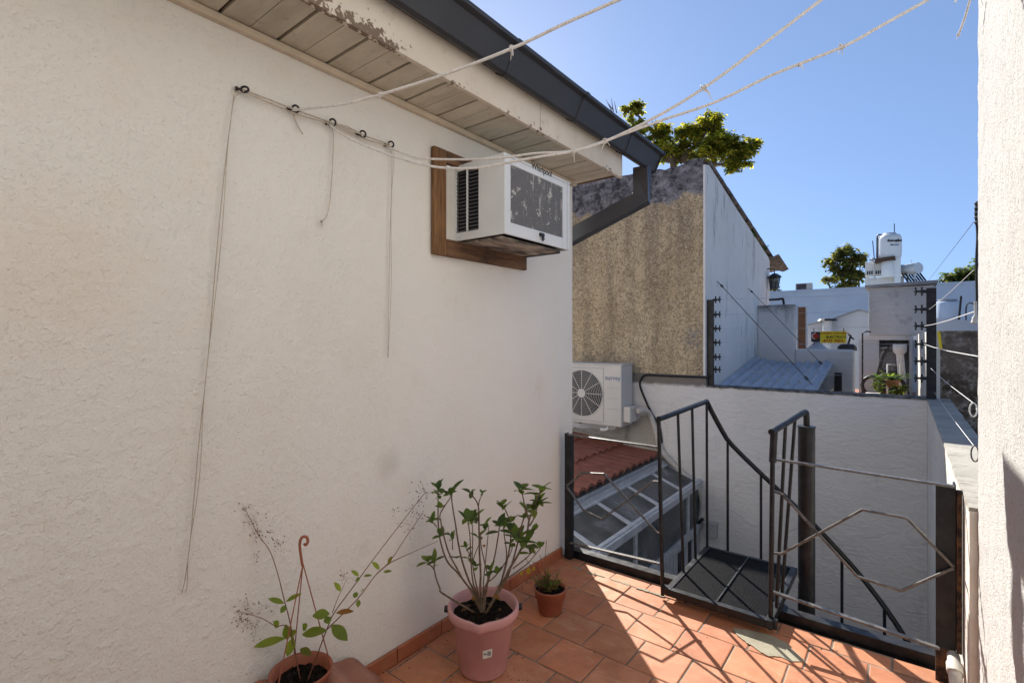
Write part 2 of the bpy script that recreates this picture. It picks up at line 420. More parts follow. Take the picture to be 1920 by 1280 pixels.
DARKIN = plain('dark_grey_fill', (.07, .07, .075), .9, .1, 0, .3, 4)  # dark grey parts; in slots and grille it paints their shade
LANT = plain('black_iron', (.02, .02, .022), .5, .4)
SOLARW = plain('bare_steel_drum', (.55, .55, .54), .35, .5, .3)
ROOFG = plain('roof_slab_grey', (.30, .30, .31), .9, .1, 0, .2, 3)

# ------------------------------------------------------------------ the setting
g = MB(); g.box((-150, -80, -3.0), (150, 260, -2.8)); tag(g.build('ground', GROUNDM), kind='structure')

# terrace: slab, mortar bed and every floor tile (one sheet of tiles)
t = MB(); t.box((0.0, -3.0, -.35), (2.4, 3.17, -.012)); tag(t.build('terrace_slab', CONC), kind='structure')
fl = MB(); fl.box((0.0, -3.0, -.012), (2.226, 3.165, -.004)); tag(fl.build('floor_mortar', GROUT), kind='structure')
rnd = random.Random(3)
tl = MB(); offs = {-1: .16, 0: .04, 1: .10, 2: .19, -2: .05, -3: .17}
for r in range(-22, 3):
    y0 = 2.53 + .25 * r; y1 = min(y0 + .25, 3.158)
    off = offs.get(r, (.04 if r % 2 == 0 else .165) + rnd.uniform(-.02, .02))
    for n in range(-1, 10):
        x0 = off + .25 * n; x1 = x0 + .25
        x0 = max(x0, .012); x1 = min(x1, 2.215)
        if x1 - x0 < .02: continue
        gx = .0045 + rnd.uniform(-.001, .001); tz = rnd.uniform(-.0016, .0016); sx = rnd.uniform(-.002, .002)
        c_ = .86 + rnd.random() * .26; hue = rnd.uniform(-.06, .06)
        a, b, c2, d2 = x0 + gx, x1 - gx, y0 + gx, y1 - gx; e = .004
        zt = tz
        vs_ = [(a,c2,-.008),(b,c2,-.008),(b,d2,-.008),(a,d2,-.008),(a,c2,zt-.002),(b,c2,zt-.002+sx),(b,d2,zt-.002+sx),(a,d2,zt-.002),
               (a+e,c2+e,zt),(b-e,c2+e,zt+sx),(b-e,d2-e,zt+sx),(a+e,d2-e,zt)]
        fs_ = [(8,9,10,11)] + [(i,(i+1)%4,4+(i+1)%4,4+i) for i in range(4)] + [(4+i,4+(i+1)%4,8+(i+1)%4,8+i) for i in range(4)]
        tl.add(vs_, fs_, col=(c_, c_*(1+hue), c_*(1+hue*1.5)))
tag(tl.build('floor', TILE), kind='structure')
# cement repair in the tiles and the smear of mortar along the last joint
pts = [(1.24,2.93),(1.30,2.955),(1.419,2.992),(1.50,2.96),(1.56,2.893),(1.60,2.85),(1.545,2.80),(1.50,2.812),(1.447,2.782),(1.40,2.80),(1.335,2.835),(1.28,2.87)]
ring = []
for i in range(len(pts)):
    a, b = V((*pts[i], 0)), V((*pts[(i+1) % len(pts)], 0))
    for q in range(4):
        p = a.lerp(b, q / 4); ring.append((p.x + rnd.uniform(-.004, .004), p.y + rnd.uniform(-.004, .004), .0005))
pm = MB(); pm.prism(ring, (0, 0, .004)); tag(pm.build('floor_repair', PATCH), kind='structure')
pm = MB()
x = .17
while x < .80:
    L = rnd.uniform(.05, .13); ww = rnd.uniform(.008, .02); q = []
    for i in range(9): q.append((x + L * i / 8, 3.028 - ww * (.5 + .5 * rnd.random()), .002))
    for i in range(8, -1, -1): q.append((x + L * i / 8, 3.030 + ww * (.2 + .5 * rnd.random()), .002))
    pm.prism(q, (0, 0, .0025)); x += L + rnd.uniform(-.01, .05)
tag(pm.build('floor_mortar_smear', PATCH), kind='structure')

gr = MB(); rg = random.Random(77)
for i in range(150):
    if i < 70: x_, y_ = .02 + abs(rg.gauss(0, .03)), rg.uniform(1.3, 3.1)
    elif i < 110: a_ = rg.uniform(0, 6.28); r_ = rg.uniform(.13, .24); x_, y_ = .372 + r_ * math.cos(a_), 1.84 + r_ * math.sin(a_)
    else: x_, y_ = rg.uniform(.05, 2.15), rg.uniform(1.5, 3.12)
    if x_ < .024: x_ = .024
    s_ = rg.uniform(.0015, .004); gr.lathe([(0, -.002), (s_, 0), (s_ * .5, s_ * .7), (0, s_ * .8)], V((x_, y_, .001)), 5, smooth=False)
tag(gr.build('grit', SOIL), 'dark grit and soil crumbs scattered over the terracotta tiles', 'grit', kind='stuff')

# ------------------------------------------------------------------ the house on the left
CORNER = 3.285
house = thing('house', (0, 0, -2.8), 'cream stucco house with board soffit and dark gutter, beside the terrace', 'house')
# stuccoed wall: a dense sheet with real trowel lumps in front of a solid core
core = MB(); core.box((-4.5, -4.0, -2.8), (-.02, CORNER - .005, 2.9)); core.build('core', CONC, house)
wl = MB(); Y0, Y1, Z0, Z1 = -.6, CORNER, 0.0, 2.80
ny, nz = 560, 420
def lump(y, z):
    p = V((y * 34, z * 34, 3.1)); q = V((y * 15, z * 15, 9.7))
    a = noise.noise(p) ; b = noise.noise(q); c = noise.noise(V((y * 70, z * 70, 1.3)))
    fade = .35 + .65 * max(0, min(1, (2.3 - y) / 1.8))
    ridge = max(0.0, a - .08)
    return fade * (.0022 * min(ridge * 2.6, .75) + .0013 * b + .0010 * c)
vs_ = []
for i in range(ny + 1):
    y = Y0 + (Y1 - Y0) * i / ny
    for j in range(nz + 1):
        z = Z0 + (Z1 - Z0) * j / nz
        vs_.append((lump(y, z) if 0 < i < ny else 0.0, y, z))
fs_ = [(i*(nz+1)+j, (i+1)*(nz+1)+j, (i+1)*(nz+1)+j+1, i*(nz+1)+j+1) for i in range(ny) for j in range(nz)]
wl.add(vs_, fs_, smooth=True)
wl.add([(0,Y1,Z0),(-.02,Y1,Z0),(-.02,Y1,Z1),(0,Y1,Z1)], [(0,1,2,3)])
wl.build('wall', STUCCO, house)
bk = MB(); bk.box((-4.5, CORNER - .005, -2.8), (-.021, CORNER, 2.9)); bk.build('end_wall', STUCCO, house)
wl2 = MB(); wl2.box((-.02, -4.0, 0), (0, Y0, 2.8)); wl2.build('wall', STUCCO, house)
# soffit boards, trim, fascia, roof
sf = MB(); rb = random.Random(11)
y = -2.02
while y < 3.30:
    y1 = min(y + .2155, 3.34); c_ = .84 + rb.random() * .26
    gap = .0075
    zb = 2.782 + rb.uniform(0, .003)
    ym = (y + y1) / 2
    for a, b in (((y + gap), ym - .0015), (ym + .0015, (y1 - gap))):
        sf.box((.014, a, zb), (.322, b, zb + .014), col=(c_, c_, c_ * .98))
    y += .2155
sf.build('soffit_boards', BOARD, house)
sb = MB(); sb.box((.0, -4.0, 2.800), (.33, 3.33, 2.83)); sb.box((.012, 3.335, 2.778), (.325, 3.352, 2.80)); sb.build('soffit_backing', WOODH, house)
tr = MB(); tr.box((.0015, -4, 2.752), (.030, 3.30, 2.780)); tr.build('soffit_trim', TRIM, house, .004)
fa = MB(); fa.prism([(.326,-4,2.775),(.352,-4,2.775),(.352,-4,3.05),(.326,-4,3.05)], (0, 6.35, 0))
fa.prism([(.326,2.355,2.777),(.353,2.355,2.777),(.353,2.355,3.05),(.326,2.355,3.05)], (0, 1.055, 0)); fa.build('fascia', FASCIA, house, .003)
rf = MB(); rf.prism([(.40,-4,3.06),(-4.6,-4,5.3),(-4.6,-4,5.38),(.40,-4,3.11)], (0, 7.55, 0))
rf.prism([(.30,-4,2.85),(-4.5,-4,2.85),(-4.5,-4,5.2),(.30,-4,3.05)], (0, 7.25, 0)); rf.build('roof', ROOFT, house)
# skirting: short terracotta pieces with open joints
skb = MB(); y = -2.9
while y < 3.11:
    y1 = min(y + .30, 3.12); hh = .075 + rb.uniform(-.002, .002)
    skb.prism([(.006,y+.003,0),(.019,y+.003,0),(.019,y+.003,hh-.006),(.013,y+.003,hh),(.006,y+.003,hh)], (0, y1 - y - .006, 0)); y = y1
skb.build('skirting', SKIRT, house, .002)

# gutter and downpipe
gt = thing('rain_gutter', (.40, 0, 2.9), 'dark grey box gutter and elbowed downpipe along the cream eave', 'gutter')
GE = 3.84
prof = [(.355,2.945),(.405,2.915),(.425,2.925),(.475,3.035),(.505,3.040),(.505,3.062),(.480,3.062),(.472,3.05),(.42,2.94),(.40,2.93),(.37,2.96),(.366,3.06),(.355,3.06)]
q = MB(); q.prism([(x_, -4.0, z_) for x_, z_ in prof], (0, GE - .002 + 4.0, 0)); q.build('trough', GUTTER, gt, .003)
q = MB(); q.prism([(x_, GE, z_) for x_, z_ in [(.352,2.94),(.405,2.908),(.43,2.92),(.482,3.03),(.51,3.035),(.51,3.066),(.352,3.066)]], (0, .012, 0)); q.build('end_cap', GUTTER, gt, .002)
q = MB()
for yy in (1.95, 2.62, 3.30):
    q = MB(); q.prism([(x_, yy, z_) for x_, z_ in [(.352,2.941),(.405,2.910),(.429,2.921),(.480,3.031),(.508,3.036),(.508,3.064),(.352,3.064)]], (0, .035, 0)); q.build('joint_strap', GUTTER, gt, .002)
q = MB(); DY = 3.72; hw = .075
P0 = onY(1204, 300, DY); A1 = V((P0.x, DY, 2.935)); A2 = V((onY(1203, 375, DY).x, DY, 2.69)); A3 = V((-.22, 3.45, 2.37)); A4 = V((-.22, 3.45, -.2))
# mitred square pipe: sweep a square section
def sqpipe(mb, pts, wx, wy):
    vs_ = []; n_ = len(pts)
    for i, p in enumerate(pts):
        d0 = (pts[i] - pts[i-1]).normalized() if i else None; d1 = (pts[i+1] - pts[i]).normalized() if i < n_ - 1 else None
        d = ((d0 or d1) + (d1 or d0)).normalized(); base = d1 or d0
        side = V((0, 1, 0)); oth = base.cross(side).normalized(); side = oth.cross(base).normalized()
        for sx_, sy_ in ((1,1),(-1,1),(-1,-1),(1,-1)):
            o_ = oth * (wx/2*sx_) + side * (wy/2*sy_); o_ = o_ - base * (o_.dot(d) / base.dot(d)); vs_.append(p + o_)
    fs_ = [(i*4+j, i*4+(j+1)%4, (i+1)*4+(j+1)%4, (i+1)*4+j) for i in range(n_-1) for j in range(4)] + [(3,2,1,0), tuple((n_-1)*4+j for j in range(4))]
    mb.add(vs_, fs_)
sqpipe(q, [A1, A2, A3], .12, .085); sqpipe(q, [A3 + V((0, 0, .02)), A4], .11, .085)
q.build('downpipe', GUTTER, gt, .004)

# ------------------------------------------------------------------ right wall and parapet
RX = 2.226
rw = thing('side_wall', (RX, 0, 0), 'tall speckled white stucco wall in full sun beside the terrace', 'wall')
q = MB()
ny, nz = 300, 190; WY0, WY1, WZ1 = .9, 2.80, 4.2
vs_ = []
for i in range(ny + 1):
    y = WY0 + (WY1 - WY0) * i / ny
    for j in range(nz + 1):
        z = WZ1 * j / nz
        h = .0030 * noise.noise(V((y * 55, z * 55, 2.2))) + .003 * noise.noise(V((y * 9, z * 9, 5)))
        vs_.append((RX - (h if i < ny else h * .5), y + (.0035 * noise.noise(V((z * 30, 0, 7))) if i == ny else 0), z))
q.add(vs_, [(i*(nz+1)+j, i*(nz+1)+j+1, (i+1)*(nz+1)+j+1, (i+1)*(nz+1)+j) for i in range(ny) for j in range(nz)], smooth=True)
q.box((RX + .006, -3.6, -.3), (RX + .3, WY1 - .004, WZ1)); q.box((RX, -3.6, 0), (RX + .006, WY0, WZ1))
q.box((RX + .01, -3.6, WZ1), (RX + .3, WY1 - .1, 6.2)); q.box((.36, -3.0, 0), (RX, -2.8, 6.2))  # unseen taller top and rear wall, added to bounce sunlight onto the house
q.build('stucco_face', SPECK, rw)
pp = thing('parapet', (2.3, 5, 0), 'low thick parapet with grey weathered top beside the stair yard', 'wall')
q = MB(); q.box((2.20, 2.805, -2.8), (2.40, 7.66, .885)); q.build('wall', PARA, pp)
q = MB(); n_ = 60; vs_ = []
for i in range(n_ + 1):
    y = 2.806 + (7.66 - 2.806) * i / n_
    wob = .006 * noise.noise(V((y * 3, 0, 0))); wob2 = .008 * noise.noise(V((y * 3, 4, 0)))
    vs_ += [(2.196 + wob, y, .883), (2.198 + wob, y, .90 + wob2 * .4), (2.405 + wob2, y, .90 + wob * .4), (2.408 + wob2, y, .883)]
q.add(vs_, [(i*4+j, i*4+j+1, (i+1)*4+j+1, (i+1)*4+j) for i in range(n_) for j in range(3)] + [(3,2,1,0)] )
k = N('weathered_cement_top', .95, .1)
c0 = k.mix(k.ramp(k.noise(3, 6, .6), .35, .7), (.34, .32, .275), (.46, .43, .37)); v = k.mapping((4, 14, 1))
c0 = k.mix(k.ramp(k.noise(1.2, 6, .65, v), .55, .68, 0, .75), c0, (.13, .12, .11)); k.color(c0); k.bump(k.noise(30, 5), .6, .01)
CTOP = k.m
q.build('coping', CTOP, pp)

# ------------------------------------------------------------------ yard wall at the back
YW = 7.45
yw = thing('yard_wall', (1, YW + .1, -2.8), 'white trowelled plaster wall closing the stairwell, dark stained top edge', 'wall')
q = MB(); q.box((-.27, YW, -2.8), (2.199, YW + .2, .905)); q.box((-4.6, YW, -2.8), (-.27, YW + .2, 1.055)); q.build('wall', YARD, yw)
q = MB(); n_ = 70; vs_ = []
for i in range(n_ + 1):
    x_ = -.262 + (2.195 + .262) * i / n_; w1 = .012 * noise.noise(V((x_ * 6, 1, 0))); w2 = .012 * noise.noise(V((x_ * 5, 8, 0)))
    vs_ += [(x_, YW - .008, .893 + w1), (x_, YW - .014 + w1 * .4, .912 + w2 * .5), (x_, YW + .21, .918 + w1 * .5)]
q.add(vs_, [(i*3+j, (i+1)*3+j, (i+1)*3+j+1, i*3+j+1) for i in range(n_) for j in range(2)])
k = N('mouldy_cement', .95, .1); k.color(k.mix(k.ramp(k.noise(11, 6, .7), .4, .65), (.05, .05, .05), (.26, .25, .24))); MOULD = k.m
q.build('coping', MOULD, yw)
pts = [onY(*p, YW - .006) for p in [(1075,800),(1150,806),(1190,790),(1203,780),(1216,775),(1228,800),(1242,850),(1262,880),(1284,905),(1240,900),(1180,870),(1075,830)]]
ring = []
for i in range(len(pts)):
    a, b = pts[i], pts[(i+1) % len(pts)]
    for s_ in range(5):
        p = a.lerp(b, s_ / 5); ring.append((p.x + rnd.uniform(-.02, .02), YW - .006, p.z + rnd.uniform(-.02, .02)))
q = MB(); q.prism(ring, (0, .005, 0)); q.build('bare_cement_patch', CONC, yw)

# ------------------------------------------------------------------ tan neighbour building
nb = thing('neighbour_building', (-2, 9, -2.8), 'neighbouring gable building, tan roughcast front blackened at the top, white side', 'building')
q = MB(); n_ = 60; vs_ = []
for i in range(n_ + 1):
    x_ = -4.6 + (4.6 - .314) * i / n_
    h = 4.17 + .05 * noise.noise(V((x_ * 3, 0, 0))) + .02 * noise.noise(V((x_ * 14, 0, 0))) + (.05 if x_ > -.55 else 0) - .045 * (x_ + .3)
    vs_ += [(x_, 7.47, 1.056), (x_, 7.47, h), (x_, 7.66, h - .01)]
q.add(vs_, [(i*3+j, (i+1)*3+j, (i+1)*3+j+1, i*3+j+1) for i in range(n_) for j in range(2)]); 
q.build('front_wall', TAN, nb)
gab = [(7.461, 1.056), (7.461, 4.12), (7.65, 4.16), (9.15, 3.835), (11.78, 3.316), (11.90, 3.25), (11.90, -2.8), (7.66, -2.8), (7.66, 1.056)]
q = MB(); q.prism([(-.284, y_, z_) for y_, z_ in gab], (-.03, 0, 0)); q.build('side_wall', WHITEP, nb)
q = MB(); q.box((-4.6, 11.7, -2.8), (-.316, 11.9, 3.2)); q.build('rear_wall', WHITEP, nb)
q = MB(); n_ = 44; vs_ = []
for i in range(n_ + 1):
    t_ = i / n_; y_ = 7.66 + (13.05 - 7.66) * t_; z_ = 4.20 - (4.20 - 3.21) * t_ + .012 * noise.noise(V((y_ * 5, 0, 0)))
    vs_ += [(-.262, y_, z_ - .035), (-.262, y_, z_ + .02), (-.8, y_, z_ + .03), (-4.6, y_, z_ + .03), (-4.6, y_, z_ - .035)]
q.add(vs_, [(i*5+j, (i+1)*5+j, (i+1)*5+(j+1)%5, i*5+(j+1)%5) for i in range(n_) for j in range(5)] + [(0,1,2,3,4), tuple(n_*5+j for j in range(5))])
k = N('lichen_roof_edge', .95, .1); k.color(k.mix(k.ramp(k.noise(9, 6, .7), .4, .65), (.07, .06, .055), (.28, .23, .19))); EDGE = k.m
q.build('roof', EDGE, nb)
q = MB(); vs_ = []; n_ = 36               # corrugated eave at the far end
for i in range(n_ + 1):
    x_ = -1.6 + (1.6 - .10) * i / n_; h = .022 * math.cos(i * 2 * math.pi / 6)
    vs_ += [(x_, 11.85, 3.36 + h), (x_, 13.05, 3.165 + h)]
q.add(vs_, [(i*2, (i+1)*2, (i+1)*2+1, i*2+1) for i in range(n_)], smooth=True); q.build('eave_sheet', EDGE, nb)
# little weeds rooted in the roof edge
for (px, py, nm) in [(1411, 432, 'upper weed tuft on the lichened roof edge of the tan building'), (1432, 462, 'lower weed tuft on the lichened roof edge of the tan building')]:
    b = onX(px, py + 10, -.30); wd = MB()
    for i in range(40):
        a = rnd.uniform(0, 6.28); d = V((math.cos(a) * .6, math.sin(a) * .6, rnd.uniform(.3, 1.2)))
        p = b + V((rnd.uniform(-.05, .05), rnd.uniform(-.10, .10), rnd.uniform(-.02, .10)))
        wd.leaf(p, d, (0, 0, 1), rnd.uniform(.05, .10), .03, .3, (.07, .10, .03))
    tag(wd.build('weed', LEAF), nm, 'plant', 'weeds on the neighbour roof')
# lantern under the eave
lt = onX(1452, 530, -.15); lr = thing('wall_lantern', lt, 'small black iron lantern hanging under the corrugated eave', 'lantern')
q = MB(); q.lathe([(.0,.20),(.05,.19),(.13,.13),(.14,.11),(.12,.10)], lt, 6, smooth=False); q.build('cap', LANT, lr)
q = MB()
for i in range(6):
    a = i * math.pi / 3; q.tube([lt + V((.11*math.cos(a), .11*math.sin(a), .11)), lt + V((.07*math.cos(a), .07*math.sin(a), -.13))], .009, 5)
q.lathe([(.085,-.13),(.0,-.14)], lt, 6); q.tube([lt + V((0, 0, .19)), lt + V((0, 0, .30)), lt + V((-.2, 0, .30))], .012, 6); q.build('frame', LANT, lr)
q = MB(); q.lathe([(.10,.10),(.062,-.12)], lt, 6, smooth=False); q.build('glass', GLASS, lr)

# ------------------------------------------------------------------ outdoor unit on the yard wall
cu = thing('outdoor_unit', (-1.85, 7.2, .25), 'large off-white air conditioner outdoor unit on the yard wall under the tan gable', 'air conditioner')
FY = 6.95
CASE = plain('off_white_casing', (.60, .58, .54), .45, .4, 0, .05, 3)
q = MB(); q.box((-2.42, FY, .255), (-1.36, FY + .40, 1.19)); cs = sub(q.build('casing', CASE, cu, .02, segs=3))
q = MB(); q.box((-2.43, FY - .01, 1.185), (-1.345, FY + .41, 1.21)); q.build('top_panel', CASE, cu, .012)
fc = V((-2.03, FY - .012, .735)); fr = .36
q = MB()
for rr in [.07 + .029 * i for i in range(11)]:
    q.tube([fc + V((rr*math.cos(a*math.pi/20), -.012, rr*math.sin(a*math.pi/20))) for a in range(41)], .0036, 5, False)
for i in range(12):
    a = i * math.pi / 6; q.tube([fc + V((.06*math.cos(a), -.012, .06*math.sin(a))), fc + V((.37*math.cos(a), -.012, .37*math.sin(a)))], .006, 5)
q.prism([fc + V((.07*math.cos(a*math.pi/12), -.016, .07*math.sin(a*math.pi/12))) for a in range(24)], (0, -.008, 0))
q.build('fan_grille', CASE, cu)
q = MB(); q.prism([fc + V((.355*math.cos(a*math.pi/20), .0115, .355*math.sin(a*math.pi/20))) for a in range(40)], (0, -.004, 0)); q.build('fan_opening', BLACKP, cu)
q = MB()
for i in range(3):
    a0 = i * 2.094 + .4; vs_ = []
    for j in range(7):
        a = a0 + j * .16
        for rr in (.08, .33): vs_.append(fc + V((rr*math.cos(a), -.002 - .001 * j, rr*math.sin(a))))
    q.add(vs_, [(j*2, j*2+1, j*2+3, j*2+2) for j in range(6)])
q.build('fan_blade', BLACKP, cu)
q = MB(); q.box((-2.41, FY - .006, .30), (-1.68, FY - .001, .315)); q.box((-2.41, FY - .006, 1.13), (-1.68, FY - .001, 1.145)); q.box((-1.665, FY - .006, .30), (-1.65, FY - .001, 1.145))
for z_ in (.52, .68, .84): q.box((-1.60, FY - .004, z_), (-1.40, FY - .001, z_ + .008))
q.build('moulding', GREYPL, cs)
text('lettering', 'surrey', .10, (-1.50, FY - .002, .995), (1, 0, 0), (0, 0, 1), INKG, cu, .001)
q = MB(); q.box((-1.358, 7.0, .33), (-1.24, 7.22, .57)); q.build('valve_cover', CASE, cu, .015)
q = MB(); q.box((-2.2, 7.0, .225), (-2.12, 7.45, .255)); q.build('bracket', GREYPL, cu); q = MB(); q.box((-1.55, 7.0, .225), (-1.47, 7.45, .255)); q.build('bracket', GREYPL, cu)
q = MB(); q.tube([(-1.62, 7.02, .26), (-1.62, 7.02, .20), (-1.66, 7.0, .185), (-1.73, 6.99, .185)], .028, 10); q.build('drain_elbow', WHITEPL, cu)
q = MB(); q.tube([onX(1193, 728, -1.355), onX(1199, 738, -1.33), onX(1203, 760, -1.30), onX(1202, 772, -1.30)], .012, 6); q.build('power_lead', CABLE, cu)
def wallpts(ps, y): return [onY(a, b, y) for a, b in ps]
def smooth(pts, n=6):
    out = []; P = [pts[0]] + list(pts) + [pts[-1]]
    for i in range(1, len(P) - 2):
        for s_ in range(n):
            t_ = s_ / n; a, b, c_, d = P[i-1], P[i], P[i+1], P[i+2]
            out.append(.5 * ((2*b) + (c_-a)*t_ + (2*a-5*b+4*c_-d)*t_*t_ + (3*b-a-3*c_+d)*t_**3))
    out.append(P[-2]); return out
q = MB(); q.tube(smooth([onY(1195,770,7.12), onY(1208,769,7.25)] + wallpts([(1219,778),(1229,805),(1240,843),(1265,872),(1300,905),(1314,925),(1317,955),(1308,990),(1290,1002)], 7.40)), .042, 10)
tag(q.build('insulated_pipe', PIPEW), 'dirty white lagged pipe curving down the yard wall from the outdoor unit', 'pipe')
q = MB(); q.tube(smooth(wallpts([(1328,707),(1290,706),(1240,704),(1212,703),(1203,709),(1200,722),(1208,745),(1222,775),(1236,798),(1241,830)], 7.43)), .016, 7)
tag(q.build('power_cable', CABLE), 'black cable along the bottom of the tan gable, dropping beside the outdoor unit', 'cable')
q = MB(); q.tube(smooth(wallpts([(1262,1003),(1285,1003),(1302,996),(1312,978),(1318,972)], 7.36)), .022, 7)
tag(q.build('drain_hose', CABLE), 'short black hose bending to the junction box on the yard wall', 'hose')
jb = thing('junction_box', (-.19, 7.4, -1.25), 'small grey junction box low on the yard wall behind the stair', 'junction box')
q = MB(); q.box((-.28, 7.34, -1.24), (-.10, 7.449, -1.03)); q.build('box', GREYPL, jb, .02)
q = MB(); q.box((-.285, 7.325, -1.05), (-.095, 7.45, -1.02)); q.build('lid', GREYPL, jb, .008)

# ------------------------------------------------------------------ tiled lean-to roof and glazed canopy
lr_ = thing('tiled_roof', (-1.7, 5.4, -.2), 'low red clay tile roof behind the railing, below the outdoor unit', 'roof')
q = MB(); per = .20; ys = [3.35 + i * per / 8 for i in range(int((7.44 - 3.35) / (per / 8)) + 1)]
courses = 3; x0_ = -.93; cl = .62
for c_ in range(courses):
    xa = x0_ - c_ * cl; xb = xa - cl - .03
    za = -.185 + c_ * cl * .095; zb = za + cl * .095 - .012; vs_ = []
    for i, y_ in enumerate(ys):
        ph = (i % 8) / 8; h = .05 * (abs(math.sin(math.pi * ph)) ** .6) + .003 * math.sin(i // 8 * 5.1)
        vs_ += [(xa, y_, za + h - .02), (xa, y_, za + h + .016), (xb, y_, zb + h)]
    q.add(vs_, [(i*3+j, (i+1)*3+j, (i+1)*3+j+1, i*3+j+1) for i in range(len(ys) - 1) for j in range(2)], smooth=False)
q.build('clay_tiles', ROOFT, lr_)
q = MB(); q.box((-4.6, 3.3, -.45), (-.96, 7.44, -.25)); q.box((-.98, 3.3, -2.8), (-.90, 7.44, -.30)); q.build('support', CONC, lr_)
q = MB(); q.prism([(-2.6,7.40,.0),(-.95,7.40,-.155),(-.95,7.40,-.10),(-2.6,7.40,.06)], (0, .045, 0)); q.build('flashing', CONC, lr_)
cg = thing('glass_canopy', (-.6, 5.4, -2.8), 'lean-to canopy of dusty glass in pale aluminium frames, beside the red tile roof', 'canopy')
q = MB(); q.prism([(-.925,3.35,-.215),(-.925,3.35,-.30),(-.845,3.35,-.30),(-.845,3.35,-.235),(-.855,3.35,-.235),(-.855,3.35,-.285),(-.91,3.35,-.285),(-.91,3.35,-.215)], (0, 4.08, 0)); q.build('gutter', ALU, cg)
XA, ZA, XB, ZB = -.84, -.315, -.36, -.50
rl = [4.05, 4.75, 5.45, 6.15, 6.85, 7.38]
rl = []
for p in [(1190, 980), (1242, 942)]: rl.append(onX(*p, XB).y)
dy = max(.5, rl[1] - rl[0]); rl = [rl[0] - 2 * dy, rl[0] - dy, rl[0], rl[1], rl[1] + dy * .98]
rl = [r_ for r_ in rl if 3.4 < r_ < 7.3] + [7.40]
q = MB(); q.bar((XB, 3.4, ZB), (XB, 7.44, ZB), .085, .085); q.bar((XB - .012, 3.4, ZB + .05), (XB - .012, 7.44, ZB + .05), .05, .018); q.build('eave_beam', ALU, cg, .006)
q = MB(); q.bar((XA, 3.4, ZA), (XA, 7.44, ZA), .06, .06); q.build('head_beam', ALU, cg, .006)
for y_ in rl:
    q = MB(); q.bar((XA - .03, y_, ZA + .01), (XB - .04, y_, ZB + .025), .07, .035); q.build('rafter', ALU, cg, .005)
rr_ = [3.4] + rl
for a, b in zip(rr_[:-1], rr_[1:]):
    q = MB(); q.prism([(XA, a + .03, ZA + .012), (XB - .04, a + .03, ZB + .022), (XB - .04, b - .03, ZB + .022), (XA, b - .03, ZA + .012)], (0, 0, .005)); q.build('pane', GLASS, cg)
# glazed side below the beam
zs = onX(1290, 1003, XB).z; 
q = MB(); q.bar((XB, 3.4, zs), (XB, 7.44, zs), .09, .09); q.build('sill_beam', ALU, cg, .006)
for y_ in [onX(1288, 960, XB).y, onX(1189, 1010, XB).y, 4.0]:
    q = MB(); q.bar((XB, y_, ZB - .042), (XB, y_, zs + .045), .06, .06, up=(0, 1, 0)); q.build('mullion', ALU, cg, .005)
q = MB(); q.box((XB - .003, 3.42, zs + .05), (XB + .003, 7.43, ZB - .045)); q.build('side_glazing', GLASS, cg)
q = MB(); n_ = 34
q.box((XB - .06, 3.4, -2.8), (XB - .01, 7.44, zs - .045))
for i in range(n_): q.box((XB - .01, 3.45 + i * .118, -2.75), (XB, 3.45 + i * .118 + .09, zs - .05))
q.build('lower_cladding', ALU, cg)
q = MB(); q.box((XB, 6.55, zs - .75), (XB + .012, 6.70, zs - .12)); q.box((XB, 6.95, zs - .6), (XB + .012, 7.05, zs - .1)); q.build('vent_slot', BLACKP, cg)
# white bin kept inside the lean-to
bn = thing('storage_bin', (-.62, 6.9, -2.0), 'pale plastic bin standing behind the canopy glass', 'bin')
q = MB(); q.prism([(-.78,6.7,-2.8),(-.48,6.7,-2.8),(-.45,6.65,-1.05),(-.81,6.65,-1.05)], (0, .4, 0)); q.build('body', GREYPL, bn, .02)
q = MB(); q.box((-.83, 6.62, -1.05), (-.43, 7.09, -.98)); q.build('lid', WHITEPL, bn, .015)

# ------------------------------------------------------------------ steel edge beam, railings
eb = MB(); eb.prism([(.03,3.166,.0),(.03,3.166,.052),(.03,3.235,.052),(.03,3.235,-.13),(.03,3.180,-.13),(.03,3.180,.0)], (2.09, .03, 0))
tag(eb.build('edge_beam', STEEL, None, .003, loc=(1.1, 3.2, 0)), 'black steel angle beam along the tiled terrace edge', 'beam')
RY = 3.03
def rod(mb, pts, y, w_=.012, h_=.012):
    for a, b in zip(pts[:-1], pts[1:]): mb.bar(onY(*a, y), onY(*b, y), w_, h_)
ra = thing('railing', (.45, 3.05, 0), 'short black railing panel between the house corner and the stair', 'railing', 'terrace edge railings')
q = MB(); pz = onY(1065, 812, 3.10).z
q.box((.055, 3.085, .015), (.105, 3.092, pz)); q.box((.055, 3.092, .015), (.062, 3.135, pz)); q.box((.098, 3.092, .015), (.105, 3.135, pz)); q.build('post', STEEL, ra, .002)
q = MB(); q.bar(onY(1065, 814, 3.09), onY(1237, 838, RY), .026, .011); q.build('top_rail', WORN_GLINT, ra, .002)
q = MB(); q.bar(onY(1070, 1017, 3.09), onY(1238, 1056, RY), .024, .011); q.build('bottom_rail', WORN_GLINT, ra, .002)
q = MB(); rod(q, [(1063,910),(1092,886),(1133,888),(1232,998),(1240,1000)], RY + .02); q.build('ornament_rod', WORN_GLINT, ra, .0015)
q = MB(); rod(q, [(1063,912),(1093,955),(1128,973),(1225,902),(1240,903)], RY + .034); q.build('ornament_rod', WORN_GLINT, ra, .0015)
rb_ = thing('railing', (1.8, 3.05, 0), 'longer black railing panel with zigzag rods between the stair and the parapet', 'railing', 'terrace edge railings')
q = MB(); pr = onY(1773, 912, 3.09)
q.box((pr.x - .036, 3.075, .16), (pr.x + .036, 3.083, .925)); q.box((pr.x + .028, 3.083, .16), (pr.x + .036, 3.15, .925)); po = sub(q.build('post', STEEL, rb_, .002))
